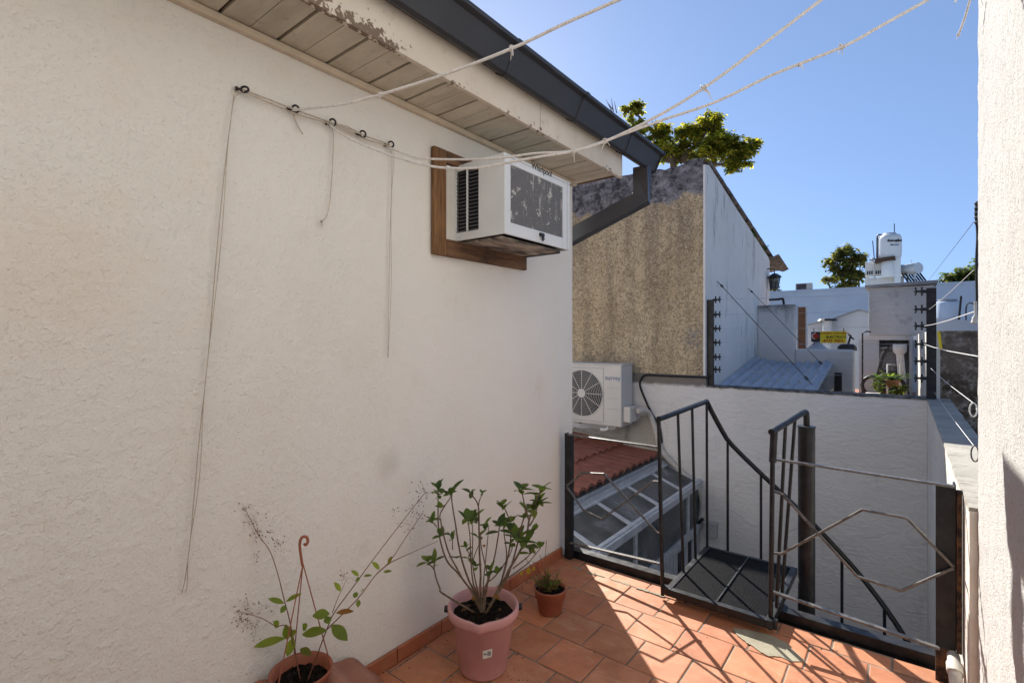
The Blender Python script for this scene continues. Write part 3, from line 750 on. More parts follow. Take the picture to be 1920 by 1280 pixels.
q = MB(); q.box((pr.x - .037, 3.072, .0), (pr.x + .042, 3.086, .158)); q.box((pr.x + .037, 3.06, .158), (pr.x + .056, 3.10, .90)); q.build('rusty_flange', RUST, po, .003)
q = MB(); q.bar(onY(1449, 860, RY), onY(1790, 912, RY + .02), .026, .011); q.build('top_rail', WORN_GLINT, rb_, .002)
q = MB(); q.bar(onY(1449, 1109, RY), onY(1762, 1215, RY + .03), .026, .011); q.build('bottom_rail', WORN_GLINT, rb_, .002)
q = MB(); rod(q, [(1788,1062),(1700,971),(1617,955),(1465,1038),(1450,1036)], RY + .02); q.build('ornament_rod', WORN_GLINT, rb_, .0015)
q = MB(); rod(q, [(1788,1064),(1690,1107),(1607,1080),(1467,926),(1450,920)], RY + .034); q.build('ornament_rod', WORN_GLINT, rb_, .0015)
# pale conduit pipe at the foot of the post
q = MB(); q.tube(smooth([V((2.165, 3.07, .14)), V((2.165, 3.0, .135)), V((2.165, 2.93, .10)), V((2.170, 2.90, .04)), V((2.172, 2.88, -.004))]), .024, 12)
q.tube([V((2.165, 3.0, .137)), V((2.165, 2.955, .118))], .03, 12)
tag(q.build('conduit_elbow', PIPEW), 'white plastic pipe elbow at the foot of the right railing post', 'pipe')

# ------------------------------------------------------------------ spiral staircase
SC = V((1.52, 3.5, 0)); SR = .71
st = thing('spiral_staircase', (1.52, 3.5, -2.8), 'black steel spiral staircase with grated landing and curved handrail', 'staircase')
PX0, PX1, PY0, PY1, PZ = .845, 1.432, 2.965, 3.765, .088
q = MB()
q.box((PX0, PY0, PZ - .045), (PX0 + .035, PY1, PZ)); q.box((PX1 - .035, PY0, PZ - .045), (PX1, PY1, PZ))
q.box((PX0 + .035, PY0, PZ - .045), (PX1 - .035, PY0 + .04, PZ - .001)); q.box((PX0 + .035, PY1 - .03, PZ - .045), (PX1 - .035, PY1, PZ - .001))
q.bar(((PX0 + PX1) / 2, PY0 + .04, PZ - .004), ((PX0 + PX1) / 2 , PY1 - .03, PZ - .004), .010, .014)
pf = sub(q.build('landing', STEEL, st, .003))
q = MB(); y_ = PY0 + .052
while y_ < PY1 - .035:
    q.bar((PX0 + .035, y_, PZ - .014), (PX1 - .035, y_, PZ - .014), .0082, .014); y_ += .0142
q.build('grating', plain('matt_black_bars', (.009, .009, .010), .5, 0.09, 0, .3, 30), pf)
q = MB(); q.tube([(SC.x, SC.y, -2.8), (SC.x, SC.y, 1.062)], .046, 28, False); q.lathe([(.046, 1.062), (.05, 1.060), (.05, 1.068), (0, 1.072)], (SC.x, SC.y, 0), 28, smooth=False); q.build('centre_pole', STEEL, st)
# front posts, landing balusters
LFP = V((.815, 3.005, .02)); RFP = V((1.414, 3.012, .02)); LT = V((.790, 3.005, 1.10)); BL = V((.855, 3.748, 1.142))
q = MB(); q.tube([LFP, LT], .0125, 8); q.build('front_post', STEEL, st); q = MB(); q.tube([RFP, V((1.425, 3.012, .95))], .0125, 8); q.tube([V((1.425, 3.012, .93)), V((1.432, 3.012, 1.10))], .019, 12); q.build('front_post', STEEL, st)
q = MB(); q.box((.815, 2.985, PZ - .05), (.85, 3.02, PZ - .004)); q.build('post_bracket', STEEL, st); q = MB(); q.box((1.415, 2.985, PZ - .05), (1.45, 3.02, PZ - .004)); q.build('post_bracket', STEEL, st)
RT = V((1.432, 3.012, 1.10)); RE = V((1.512, 3.46, 1.155))
for t_ in (.36, .66, 1.0):
    top = LT.lerp(BL, t_); q = MB(); q.tube([V((PX0 + .012, PY0 + (PY1 - PY0) * min(t_, .985), PZ)), V((top.x, top.y, top.z))], .0095, 8); q.build('baluster', STEEL, st)
for t_ in (.36, .68):
    top = RT.lerp(RE, t_); q = MB(); q.tube([V((PX1 - .012, PY0 + (PY1 - PY0) * t_ * .62, PZ)), top], .0095, 8); q.build('baluster', STEEL, st)
def hz(th):
    if th > 142.8: return 1.142 - (159.5 - th) * (.304 / 16.7)
    return .838 - (142.8 - th) * .01198
helix = [SC + V((SR * math.cos(R(th)), SR * math.sin(R(th)), hz(th))) for th in [159.5 - i * 4 for i in range(0, 66)]]
q = MB(); q.tube([LT, BL] + helix[1:], .0175, 12); q.build('handrail', STEEL, st)
q = MB(); q.tube(smooth([RT + V((-.008, -.03, -.004)), RT.lerp(RE, .5), RE, V((1.52, 3.492, 1.13)), V((1.52, 3.5, 1.065))], 5), .0175, 12); q.build('handrail', STEEL, st)
for i in range(12):
    th = 143 - 21 * i; tz = PZ - .25 * (i + 1)
    a0, a1 = R(th + 13), R(th - 13); q = MB(); pts = [SC + V((.045*math.cos(a0), .045*math.sin(a0), tz))]
    pts += [SC + V((SR*math.cos(a0 + (a1-a0)*j/5), SR*math.sin(a0 + (a1-a0)*j/5), tz)) for j in range(6)] + [SC + V((.045*math.cos(a1), .045*math.sin(a1), tz))]
    if tz > -2.75: q.prism(pts, (0, 0, .03)); q.build('tread', STEEL, st)
    if tz > -2.0:
        q = MB(); b_ = SC + V((SR*math.cos(R(th)), SR*math.sin(R(th)), 0)); q.tube([b_ + V((0, 0, tz)), b_ + V((0, 0, hz(th)))], .0095, 8); q.build('baluster', STEEL, st)

# ------------------------------------------------------------------ window air conditioner and its timber surround
FX = .36; ay0, ay1, az0, az1 = 2.018, 2.662, 2.142, 2.563
ac = thing('window_air_conditioner', (0, 2.34, az0), 'old white window air conditioner projecting from the cream wall, corroded rear grille', 'air conditioner')
q = MB()
gy0, gy1 = onX(958, 400, FX).y, onX(1056, 400, FX).y; gz1, gz0 = onX(960, 309, FX).z, onX(958, 417, FX).z
# casing as panels so that the side louvres and the rear grille are real openings
sx0, sx1 = .012, .178; sz0, sz1 = az0 + .045, az1 - .035
th_ = .012
q.box((.0, ay0, az0), (sx0, ay0 + th_, az1)); q.box((sx1, ay0, az0), (FX, ay0 + th_, az1)); q.box((sx0, ay0, az0), (sx1, ay0 + th_, sz0)); q.box((sx0, ay0, sz1), (sx1, ay0 + th_, az1))
q.box((.088, ay0 - .001, sz0), (.098, ay0 + th_ - .001, sz1))
q.box((0, ay1 - th_, az0), (FX, ay1, az1)); q.box((0, ay0 + th_, az1 - th_), (FX, ay1 - th_, az1 - .001))
q.box((FX - th_, ay0 + th_, az0), (FX - .001, gy0, az1 - th_)); q.box((FX - th_, gy1, az0), (FX - .001, ay1 - th_, az1 - th_))
q.box((FX - th_, gy0, gz1), (FX - .001, gy1, az1 - th_)); q.box((FX - th_, gy0, az0), (FX - .001, gy1, gz0))
cas = sub(q.build('casing', ENAMEL, ac, .003))
q = MB(); q.box((FX - .001, ay1 - .035, az0 + .002), (FX + .0015, ay1 - .033, az1 - .004)); q.box((FX - .0005, ay0 + .006, az1 - .018), (FX + .0012, ay1 - .006, az1 - .016)); q.build('panel_seam', GREYPL, cas)
q = MB(); n_ = 17
for i in range(n_):
    z_ = sz0 + (sz1 - sz0) * (i + .5) / n_
    for a, b in ((sx0, .088), (.098, sx1)):
        q.prism([(a, ay0 + .002, z_ - .008), (a, ay0 + .016, z_ + .002), (a, ay0 + .016, z_ + .004), (a, ay0 + .002, z_ - .005)], (b - a, 0, 0))
q.build('side_louvre', plain('dark_louvre_paint', (.13, .135, .15), .5, .4), ac)
q = MB(); q.box((.01, ay0 + .02, az0 + .02), (FX - .03, ay1 - .02, az1 - .02)); q.build('inner_body', BLACKP, ac)
q = MB(); n_ = 30
for i in range(n_):
    z_ = gz0 + (gz1 - gz0) * (i + .5) / n_; q.box((FX - .012, gy0, z_ - .0030), (FX - .005, gy1, z_ + .0030))
for i in range(30):
    y_ = gy0 + (gy1 - gy0) * (i + .5) / 30; q.box((FX - .010, y_ - .0016, gz0), (FX - .0058, y_ + .0016, gz1))
q.build('rear_grille', GRILLE, ac)
q = MB(); q.box((FX - .022, gy0, gz0), (FX - .016, gy1, gz1)); q.build('coil', plain('dark_coil', (.05, .05, .055), .6, .3, 0, .4, 30), ac)
q = MB(); q.box((.03, ay0 + .03, az0 - .012), (FX - .045, ay1 - .05, az0 - .002)); pan = sub(q.build('base_pan', PAN, ac))
q = MB(); q.box((.0, ay0 + .005, az0 - .016), (.028, ay1 - .04, az0 - .001)); q.box((.03, ay1 - .049, az0 - .016), (FX - .06, ay1 - .02, az0 - .002)); q.build('pan_edge', BLACKP, pan)
hc = onX(1016, 444, FX + .004); q = MB(); q.box((FX - .001, hc.y - .020, hc.z + .002), (FX + .010, hc.y + .020, hc.z + .020)); q.tube([V((FX + .012, hc.y, hc.z)), V((FX + .012, hc.y + .012, hc.z - .012)), V((FX + .012, hc.y, hc.z - .022)), V((FX + .012, hc.y - .010, hc.z - .010)), V((FX + .012, hc.y, hc.z))], .0045, 6); q.build('drain_clip', BLACKP, ac)
lc = onX(1016, 320, FX); text('lettering', 'Whirlpool', .048, (FX + .0005, lc.y, lc.z + .002), (0, 1, 0), (0, 0, 1), INKB, ac, .0006)
ws = thing('timber_surround', (0, 2.24, 2.04), 'weathered brown timber frame round the window air conditioner', 'frame')
q = MB(); q.box((.006, 1.833, 2.046), (.034, 1.922, 2.618)); q.build('upright', WOODV, ws, .004)
q = MB(); q.box((.006, 2.575, 2.142), (.034, 2.655, 2.618)); q.build('upright', WOODV, ws, .004)
q = MB(); q.box((.006, 1.9225, 2.046), (.036, 2.655, 2.1385)); q.build('bottom_rail', WOODH, ws, .004)
q = MB(); q.box((.006, 1.9225, 2.55), (.033, 2.574, 2.618)); q.build('top_rail', WOODH, ws, .004)

# ------------------------------------------------------------------ hooks, clotheslines and hanging cords
HK = [onX(*p, .020) for p in [(453,170),(549,207),(619,232),(676,254),(729,273)]]
hm = MB(); hm.tube([(-.02, 0, 0), (.0, 0, 0)], .006, 8)
hm.tube([(.013 * math.cos(a) + .011, .0, .015 * math.sin(a) + .003) for a in [R(180 + i * 24) for i in range(15)]], .0042, 7, False)
hm.tube([(-.019, 0, 0), (-.012, 0, 0)], .010, 10)
HOOKM = plain('rusted_hook', (.035, .03, .03), .6, .4, .3, .3, 60)
hooks = []
hl = ['rusty eye hook nearest the camera, a long cord tied to it', 'second rusty eye hook from the camera, with a short loose tail below',
      'middle rusty eye hook of the row, a knotted cord hanging below it', 'fourth rusty eye hook from the camera, with tangled line and no hanging cord', 'rusty eye hook closest to the air conditioner, with a long thin cord']
for i, p in enumerate(HK):
    if i == 0: h = hm.build('eye_hook', HOOKM)
    else: h = hooks[0].copy(); col.objects.link(h)
    h.location = p + V((-.002, 0, .004)); h.rotation_euler = (rnd.uniform(-.5, .5), 0, .9); hooks.append(h)
    tag(h, hl[i], 'hook', 'eye hooks on the cream wall')
def vplane(px, py, A, B):
    """point of the picture ray on the upright plane through A and B"""
    n_ = V((B.y - A.y, -(B.x - A.x), 0)); r = ray(px, py); return CAM + r * ((A - CAM).dot(n_) / r.dot(n_))
def knot(mb, c, s_=.02, n_=4):
    rk = random.Random(int(c.x * 9999))
    for i in range(n_):
        pts = [c + V((rk.uniform(-s_, s_), rk.uniform(-s_, s_), rk.uniform(-s_, s_))) * .6 for _ in range(5)]
        mb.tube(smooth(pts, 4), .0028, 6)
    for i in range(3):
        d = V((rk.uniform(-1, 1), rk.uniform(-1, 1), rk.uniform(-1.6, .4))) * s_ * 1.3
        mb.tube([c, c + d * .6, c + d + V((0, 0, -.006))], [.002, .0016, .0008], 5)
def line(name_label, hook, E, pts, knots, r=.0050, twin=0):
    P = [hook] + [vplane(a, b, hook, E) for a, b in pts]
    d = P[-1] - P[-2]; P.append(P[-1] + d * ((2.224 - P[-1].x) / d.x))
    S = smooth(P, 8); mb = MB()
    if twin:
        n_ = len(S)
        for ph in (0, math.pi):
            mb.tube([p + V((0, math.cos(i * .9 + ph), math.sin(i * .9 + ph))) * .0035 for i, p in enumerate(S)], r * .8, 7)
    else: mb.tube(S, r, 8)
    o = sub(mb.build('clothesline', ROPE)); tag(o, name_label, 'clothesline', 'clotheslines over the terrace')
    for a, b, s_ in knots:
        kb = MB(); knot(kb, vplane(a, b, hook, E), s_); kb.build('knot', ROPE, o)
    return o
E1, E2, E3 = V((2.222, 1.56, 2.86)), V((2.222, 1.86, 2.72)), V((2.222, 2.02, 2.66))
line('topmost clothesline, crossing the eave and gutter alone', HK[1], E1, [(640,196),(700,181),(712,178),(830,141),(960,91),(1060,44),(1160,0)], [(712,178,.014),(960,91,.013)])
line('middle clothesline, steepest of the crossing pair with a frayed knot', HK[2] + V((0, 0, -.008)), E2, [(660,262),(735,292),(800,310),(840,315),(900,314),(1000,296),(1075,284),(1135,265),(1225,222),(1320,165),(1430,84),(1540,0)], [(840,315,.012),(1075,284,.014),(1135,265,.013),(1320,165,.016)])
line('lowest clothesline, reaching farthest right above the neighbour roof', HK[4] + V((0, 0, -.008)), E3, [(760,289),(790,297),(870,299),(940,296),(1000,288),(1075,283),(1135,264),(1240,226),(1340,192),(1450,140),(1580,88),(1650,50),(1740,0)], [(1500,122,.009),(1580,88,.013)])
q = MB(); q.tube(smooth([p + V((.006, 0, .003)) for p in HK] ), .003, 6)
q.tube(smooth([p + V((.010, 0, -.006 - .008 * (i % 2))) for i, p in enumerate(HK)]), .0026, 6)
q.tube(smooth([HK[2] + V((.008, 0, 0)), (HK[2] + HK[3]) / 2 + V((.006, 0, .012)), HK[3] + V((.008, 0, .004))]), .0026, 6)
tag(q.build('wall_line', CORD), 'grey cord strung tight from hook to hook along the cream wall', 'cord')
def cord(lbl, ps, r=.0026, twin=False, kn=None):
    P = smooth([onX(a, b, .018) for a, b in ps], 6); mb = MB(); mb.tube(P, r, 6)
    if twin: mb.tube([p + V((.004, .006 * math.sin(i * .35) + .004, 0)) for i, p in enumerate(P)], r * .8, 6)
    if kn: knot(mb, onX(*kn, .02), .008, 3)
    tag(mb.build('dangling_line', CORD), lbl, 'cord', 'cords hanging from the hooks')
cord('longest cord hanging down the cream wall from the nearest hook', [(450,170),(440,176),(436,200),(420,330),(404,500),(391,660),(376,800),(365,920),(357,1010),(348,1080),(341,1112)], .0017, True)
cord('very short tail of cord below the second hook', [(549,207),(552,222),(558,236),(568,252)], .0026)
cord('medium cord with a knotted end hanging from the middle hook', [(622,236),(625,260),(623,320),(618,380),(612,405),(603,416)], .0020, False, (603, 416))
cord('thin double cord hanging from the hook beside the air conditioner', [(732,276),(735,300),(734,360),(731,450),(729,560),(727,670)], .0014, True)
# loose rope tail on the right wall
a = onX(1822, 0, 2.19); b = onX(1797, 66, 2.16)
q = MB(); q.tube(smooth([V((2.222, a.y + .1, a.z + .14)), V((2.19, a.y, a.z + .02)), a.lerp(b, .5), b]), .004, 7); knot(q, b, .006, 2)
tag(q.build('rope_end', ROPE), 'loose white rope end dangling at the top beside the speckled wall', 'rope')
q = MB(); a2 = onX(1790, 6, 2.15); q.tube([V((2.222, a2.y + .05, a2.z + .12)), V((2.18, a2.y, a2.z + .05)), a2], .0035, 7)
tag(q.build('rope_end', ROPE), 'shortest rope tip at the top edge, left of the longer rope end', 'rope')

# ------------------------------------------------------------------ electric fence
def fence_post(lbl, base, h, zs_, side):
    t_ = thing('fence_post', base, lbl, 'fence post', 'electric fence posts')
    q = MB(); q.box((base.x - .045, base.y - .02, base.z), (base.x + .045, base.y + .02, base.z + h)); q.build('pole', STEEL, t_, .004)
    me = None
    for z_ in zs_:
        m_ = MB(); d = side
        m_.tube([V((0, 0, 0)), V((d*.05, -.02, 0))], .020, 8); m_.tube([V((d*.05, -.02, 0)), V((d*.11, -.03, 0))], .012, 8)
        m_.tube([V((d*.10, -.03, -.045)), V((d*.085, -.035, 0)), V((d*.10, -.03, .045))], .009, 6); m_.tube([V((d*.04, -.03, -.05)), V((d*.04, -.03, .05))], .010, 6)
        o = m_.build('insulator', BLACKP); o.parent = t_; o.location = V((base.x + side * .045, base.y - .02, z_)) - base
    return t_
lz = [onY(1336, y_, 7.55).z for y_ in (562.6,590,616,642,668.6,691.7)]
rz = [onY(1735, y_, 7.50).z for y_ in (546,579.5,611,645,677,709)]
fence_post('black electric fence post at the corner of the tan building', V((-.235, 7.55, .91)), onY(1330, 562, 7.55).z - .91, lz, 1)
fence_post('dark electric fence post on the parapet corner, with white insulated wires', V((2.235, 7.52, .905)), onY(1743, 540, 7.52).z - .905, rz, -1)
names = ['top', 'second', 'third', 'fourth', 'fifth', 'bottom']
for i in range(6):
    a = V((-.235 + .15, 7.52, lz[i])); b = V((2.235 - .15, 7.49, rz[i])); q = MB()
    q.tube([a, a.lerp(b, .5) + V((0, 0, -.01)), b], .0020, 5)
    tag(q.build('fence_wire', WIRE), f'{names[i]} wire of the six strung between the two fence posts', 'wire', 'wires between the fence posts')
# wires running back to the tall wall, with strain insulators
def wallend(px, py): return onX(px, py, 2.30)
for (pa, pb, lbl, r_) in [((1742, 580), (1826, 506), 'rising white wire from the fence post past the small tree', .003), ((1733, 611), (1828, 584), 'white twisted wire from the fence post up to the hanging clip', .0045),
                      ((1733, 645), (1834, 668), 'white twisted wire sloping down past the yellow tag', .0045), ((1745, 690), (1826, 756), 'pale wire running down to the white ring', .003), ((1752, 735), (1828, 838), 'lowest pale wire running down to the dark ring', .003)]:
    a = onY(*pa, 7.46); b = V((2.235, 2.835, 0)); b.z = onX(pb[0], pb[1], 2.235).z if False else at(pb[0], pb[1], (b - CAM).dot(V((-_s, _c, 0)))).z
    bb = at(pb[0], pb[1], 2.5); q = MB(); q.tube([a, a.lerp(bb, .33) + V((0,0,-.01)), a.lerp(bb, .66) + V((0,0,-.01)), bb], r_ * .6, 6)
    tag(q.build('tie_wire', ROPE), lbl, 'wire', 'tie wires to the speckled wall')
def ringy(c, rz_, mat, lbl):
    q = MB(); q.tube([c + V((.014 * math.cos(R(i * 20)), .004 * math.sin(R(i * 40)), rz_ * math.sin(R(i * 20)))) for i in range(19)], .0035, 7, False)
    q.tube([c + V((.012, 0, .0)), c + V((.03, 0, .015))], .006, 7)
    tag(q.build('strain_ring', mat), lbl, 'insulator', 'strain rings on the speckled wall')
ringy(at(1825, 768, 2.5), .034, WHITEPL, 'white strain ring on the edge of the speckled wall')
ringy(at(1828, 850, 2.5), .040, DWIRE, 'dark strain ring on the edge of the speckled wall, just above the parapet')
q = MB(); c = at(1829, 595, 2.5); q.tube(smooth([at(1829,565,2.5), c, at(1826,606,2.5)]), [.006]*6+[.013]*7, 8); tag(q.build('wire_clip', GREYPL), 'grey wire clip hanging on the wall edge beside the far blue wall', 'clip')
q = MB(); q.tube(smooth([at(1832,378,2.52), at(1830,400,2.52), at(1833,440,2.52), at(1831,490,2.52), at(1832,560,2.52), at(1831,600,2.52)]), .006, 7)
for s_ in range(5): q.tube([at(1829, 380 + s_ * 9, 2.5), at(1833, 386 + s_ * 9, 2.5)], .007, 7)
tag(q.build('wall_cable', CABLE), 'black cable tied to the edge of the speckled wall', 'cable')
q = MB(); q.tube([at(1826, 416, 2.5), onY(1738, 530, 7.6)], .0015, 5); tag(q.build('stay_wire', DWIRE), 'thin dark wire slanting against the blue sky at the right', 'wire')
yt = onY(1761, 638, 6.2); q = MB(); q.prism([onY(a, b, 6.2) for a, b in [(1757,622),(1763,621),(1767,655),(1762,656)]], (0, .004, 0)); tag(q.build('wire_tag', YELLOW), 'narrow yellow warning tag hanging on a fence wire', 'tag')
for (pa, pb, lbl) in [((1345, 527), (1524, 722), 'long stay wire from the white gable side to the corrugated roof'), ((1403, 540), (1548, 690), 'shorter stay wire farther back, ending at the corrugated roof edge')]:
    a = onX(*pa, -.28); b = onY(*pb, 8.7 if pb[1] > 700 else 10.3); q = MB(); q.tube([a, b], .006, 6)
    q.tube([a.lerp(b, .035), a.lerp(b, .06)], .018, 6); q.tube([a.lerp(b, .92), a.lerp(b, .95)], .022, 6)
    tag(q.build('stay_wire', DWIRE), lbl, 'wire', 'stay wires over the corrugated roof')

# ------------------------------------------------------------------ behind the yard wall
cr = thing('corrugated_roof', (.3, 9.4, .9), 'small corrugated metal roof sloping down behind the yard wall', 'roof')
q = MB(); vs_ = []; n_ = 96; LX0, LX1 = -.27, 1.02
for i in range(n_ + 1):
    s_ = i / n_; x_ = LX0 + (LX1 - LX0) * s_; h = .024 * math.cos(s_ * 9 * 2 * math.pi)
    z1 = 1.25 - .10 * math.sin(min(1, s_ * 2.2) * math.pi / 2) + .05 * max(0, s_ - .5) * 2
    vs_ += [(x_, 8.05, .845 + h - .05 * s_), (x_, 10.62, z1 + h)]
q.add(vs_, [(i*2, (i+1)*2, (i+1)*2+1, i*2+1) for i in range(n_)], smooth=True); q.build('sheet', GALV, cr)
q = MB()
for i in range(9):
    for y_ in (8.7, 9.6, 10.3):
        s_ = (i + .5) / 9; q.lathe([(0,.03),(.02,.02),(.022,0)], (LX0 + (LX1-LX0)*(i+1)/9, y_, .845 + (y_-8.05)/2.57*.36), 6)
q.build('roofing_screws', GREYPL, cr)
q = MB(); q.box((-.27, 7.66, -2.8), (1.0, 10.6, .72)); q.build('support', CONC, cr)
lw = thing('rear_wall', (.5, 10.8, -2.8), 'grimy white stepped wall behind the corrugated roof', 'wall')
q = MB(); q.box((-.283, 10.75, -2.8), (.36, 10.92, 2.245)); q.build('tall_section', WHITEQ, lw, .02)
q = MB(); q.box((.36, 10.76, -2.8), (1.30, 10.90, 1.40)); q.build('low_section', WHITEQ, lw, .05, segs=3)
q = MB(); q.box((1.0, 10.72, .55), (1.11, 10.757, .98)); q.build('drain_slot', BLACKP, lw)
sh = thing('timber_shutter', (.42, 11.0, 1.4), 'varnished timber shutter edge beside the stepped white wall', 'shutter')
q = MB(); q.box((.385, 11.0, 1.40), (.51, 11.04, 2.20)); 
q.build('panel', ORANGE, sh)
q = MB(); q.box((.362, 10.98, 1.40), (.384, 11.06, 2.22)); q.box((.511, 10.98, 1.40), (.535, 11.06, 2.2)); q.build('frame', WHITEPL, sh)
bp = MB(); bp.tube(smooth([onY(1442,562,11.4), onY(1460,561,11.4), onY(1467,560,11.4), onY(1469,565,11.4), onY(1470,575,11.4)]), .022, 8); tag(bp.build('bent_pipe', CABLE), 'bent black pipe above the stepped white wall', 'pipe')
# warning sign
sg = thing('warning_sign', (.85, 11.2, 1.5), 'yellow warning sign with a dark panel at its left, hung behind the low white wall', 'sign')
a, b = onY(1538, 621, 11.2), onY(1587, 643, 11.2); q = MB(); q.box((a.x, 11.195, b.z), (b.x, 11.21, a.z)); q.build('yellow_plate', YELLOW, sg)
a2 = onY(1521, 622, 11.2); q = MB(); q.box((a2.x, 11.19, b.z + .02), (a.x - .003, 11.21, a2.z)); q.build('dark_plate', BLACKP, sg)
q = MB(); q.prism([V(((a2.x + a.x)/2 + .055*math.cos(t_*.26), 11.189, (a2.z+b.z)/2 + .02 + .055*math.sin(t_*.26))) for t_ in range(24)], (0, .002, 0)); q.build('round_emblem', INKR, sg)
q = MB(); q.tube([V(((a2.x + a.x)/2 + .058*math.cos(R(90 + t_*12)), 11.186, (a2.z+b.z)/2 + .025 + .058*math.sin(R(90 + t_*12)))) for t_ in range(15)], .008, 5); q.build('emblem_arc', WHITEPL, sg)
xc = (a.x + b.x) / 2; hh = a.z - b.z
text('lettering', 'PROTEGIDO CON CERCO', .044, (xc, 11.194, b.z + hh * .82), (1, 0, 0), (0, 0, 1), INKR, sg, bold=.03)
text('lettering', 'ELECTRICO', .062, (xc + .05, 11.194, b.z + hh * .50), (1, 0, 0), (0, 0, 1), INKB, sg, bold=.03)
text('lettering', '4727 7053', .075, (xc, 11.194, b.z + hh * .17), (1, 0, 0), (0, 0, 1), INKR, sg, bold=.03)
q = MB()
for px in (1526, 1582): p = onY(px, 620, 11.2); q.tube([V((p.x, 11.205, b.z - .12)), V((p.x, 11.205, p.z + .05))], .007, 6)
q.build('stake', CABLE, sg)
# small chimney-like grey cowl and dark cap on the low wall
q = MB(); p = onY(1532, 655, 11.3); q.lathe([(.20,0),(.05,.14),(.04,.18),(0,.18)], p, 10, smooth=False); tag(q.build('roof_cowl', GALV), 'low grey cone cowl under the yellow sign', 'vent')
q = MB(); p = onY(1588, 655, 11.3); q.lathe([(.16,-.02),(.15,.06),(.10,.10),(0,.11)], p, 10, smooth=False); q.tube([p + V((.02,0,.1)), p + V((.06,0,.26)), p + V((.02,0,.28))], .02, 6); q.tube([p + V((.05,0,.24)), p + V((.11,0,.19))], .016, 6); tag(q.build('black_cowl', BLACKP), 'black cowl with a bent spout at the corner of the low white wall', 'vent')
# far pale blue building wall with capped gable in front
fb = thing('far_building', (1, 24, -2.8), 'long pale blue parapet wall of the building at the back', 'building')
z_ = onY(1625, 541, 24).z; q = MB(); q.box((-6, 24, -2.8), (14, 24.3, z_)); q.build('wall', BLUEW, fb)
q = MB(); q.box((-6.05, 23.95, z_), (14.05, 24.35, z_ + .08)); q.build('coping', BLUEW, fb)
q = MB()
for px in (1478, 1540, 1580): p = onY(px, 557, 23.99); q.box((p.x - .25, 23.98, p.z - .02), (p.x + .25, 24.0, p.z + .015))
q.build('drip_mark', PALE, fb)
gp = thing('gable_wall', (.6, 16, -2.8), 'pale grey gable wall in front of the blue wall, behind the sign', 'wall')
pts = [onY(*p, 16) for p in [(1440,625),(1500,614),(1560,600),(1610,582),(1640,590)]]
q = MB(); q.prism([V((pts[0].x, 16, -2.8))] + pts + [V((pts[-1].x + 3, 16, pts[-1].z - .3)), V((pts[-1].x + 3, 16, -2.8))], (0, .25, 0)); q.build('wall', PALE, gp)
q = MB()
for a, b in zip(pts[1:-1], pts[2:]): q.bar(a + V((0, .1, .02)), b + V((0, .1, .02)), .3, .04)
q.build('roof_edge', ROOFG, gp)
p = onY(1551, 600, 15.7); ch = thing('vent_pipe', (p.x, 15.7, 0), 'pale vent pipe with a dark flat cap against the gable wall', 'vent pipe')
q = MB(); q.tube([V((p.x, 15.75, -1)), V((p.x, 15.75, p.z))], .11, 14); q.build('pipe', PALE, ch)
q = MB(); q.lathe([(.24,-.02),(.2,.03),(0,.06)], V((p.x, 15.75, p.z)), 14, smooth=False); q.build('cap', BLACKP, ch)
ab = onY(1507, 542, 24.2); rt = thing('roof_air_unit', (ab.x, 24.2, ab.z - .1), 'small grey air unit on top of the pale blue wall', 'air conditioner')
q = MB(); q.box((ab.x - .28, 24.0, z_ + .08), (ab.x + .32, 24.3, z_ + .36)); q.build('casing', GREYPL, rt, .02)
q = MB(); q.box((ab.x - .24, 23.985, z_ + .11), (ab.x + .12, 24.0, z_ + .33)); q.build('grille', DARKIN, rt)

# grey tower block with its slab roof and open porch below
tw = thing('grey_tower', (1.9, 13.4, -2.8), 'grey rendered roof room with a slab top, standing over an open porch', 'building')
a, b = onY(1629, 540, 13), onY(1752, 628, 13)
q = MB(); q.box((a.x, 13, b.z), (b.x, 14.4, a.z)); q.build('wall', TOWERP, tw, .01)
q = MB(); q.prism([V((a.x - .07, 12.93, a.z)), V((b.x + .05, 12.93, a.z + .02)), V((b.x + .05, 12.93, a.z + .09)), V((a.x - .07, 12.93, a.z + .06))], (0, 1.55, 0)); q.build('roof_slab', ROOFG, tw, .01)
q = MB(); pl = onY(1612, 640, 13); q.box((pl.x, 13.05, b.z - .10), (b.x - .33, 14.3, b.z - .003)); q.build('porch_lintel', WHITEQ, tw)
q = MB(); q.box((pl.x - .02, 13.1, -2.8), (onY(1648, 640, 13.1).x, 14.3, b.z - .101)); q.build('porch_pier', PALE, tw)
q = MB(); q.box((onY(1648, 640, 13.1).x, 14.1, -2.8), (b.x, 14.3, b.z - .101)); q.box((onY(1705, 700, 13).x, 13.0, -2.8), (onY(1711, 700, 13).x, 14.1, b.z - .002)); q.build('porch_back', PALE, tw)
q = MB(); q.box((.9, 11.0, -2.8), (2.19, 14.0, .43)); q.build('porch_floor', CLAYT, tw)
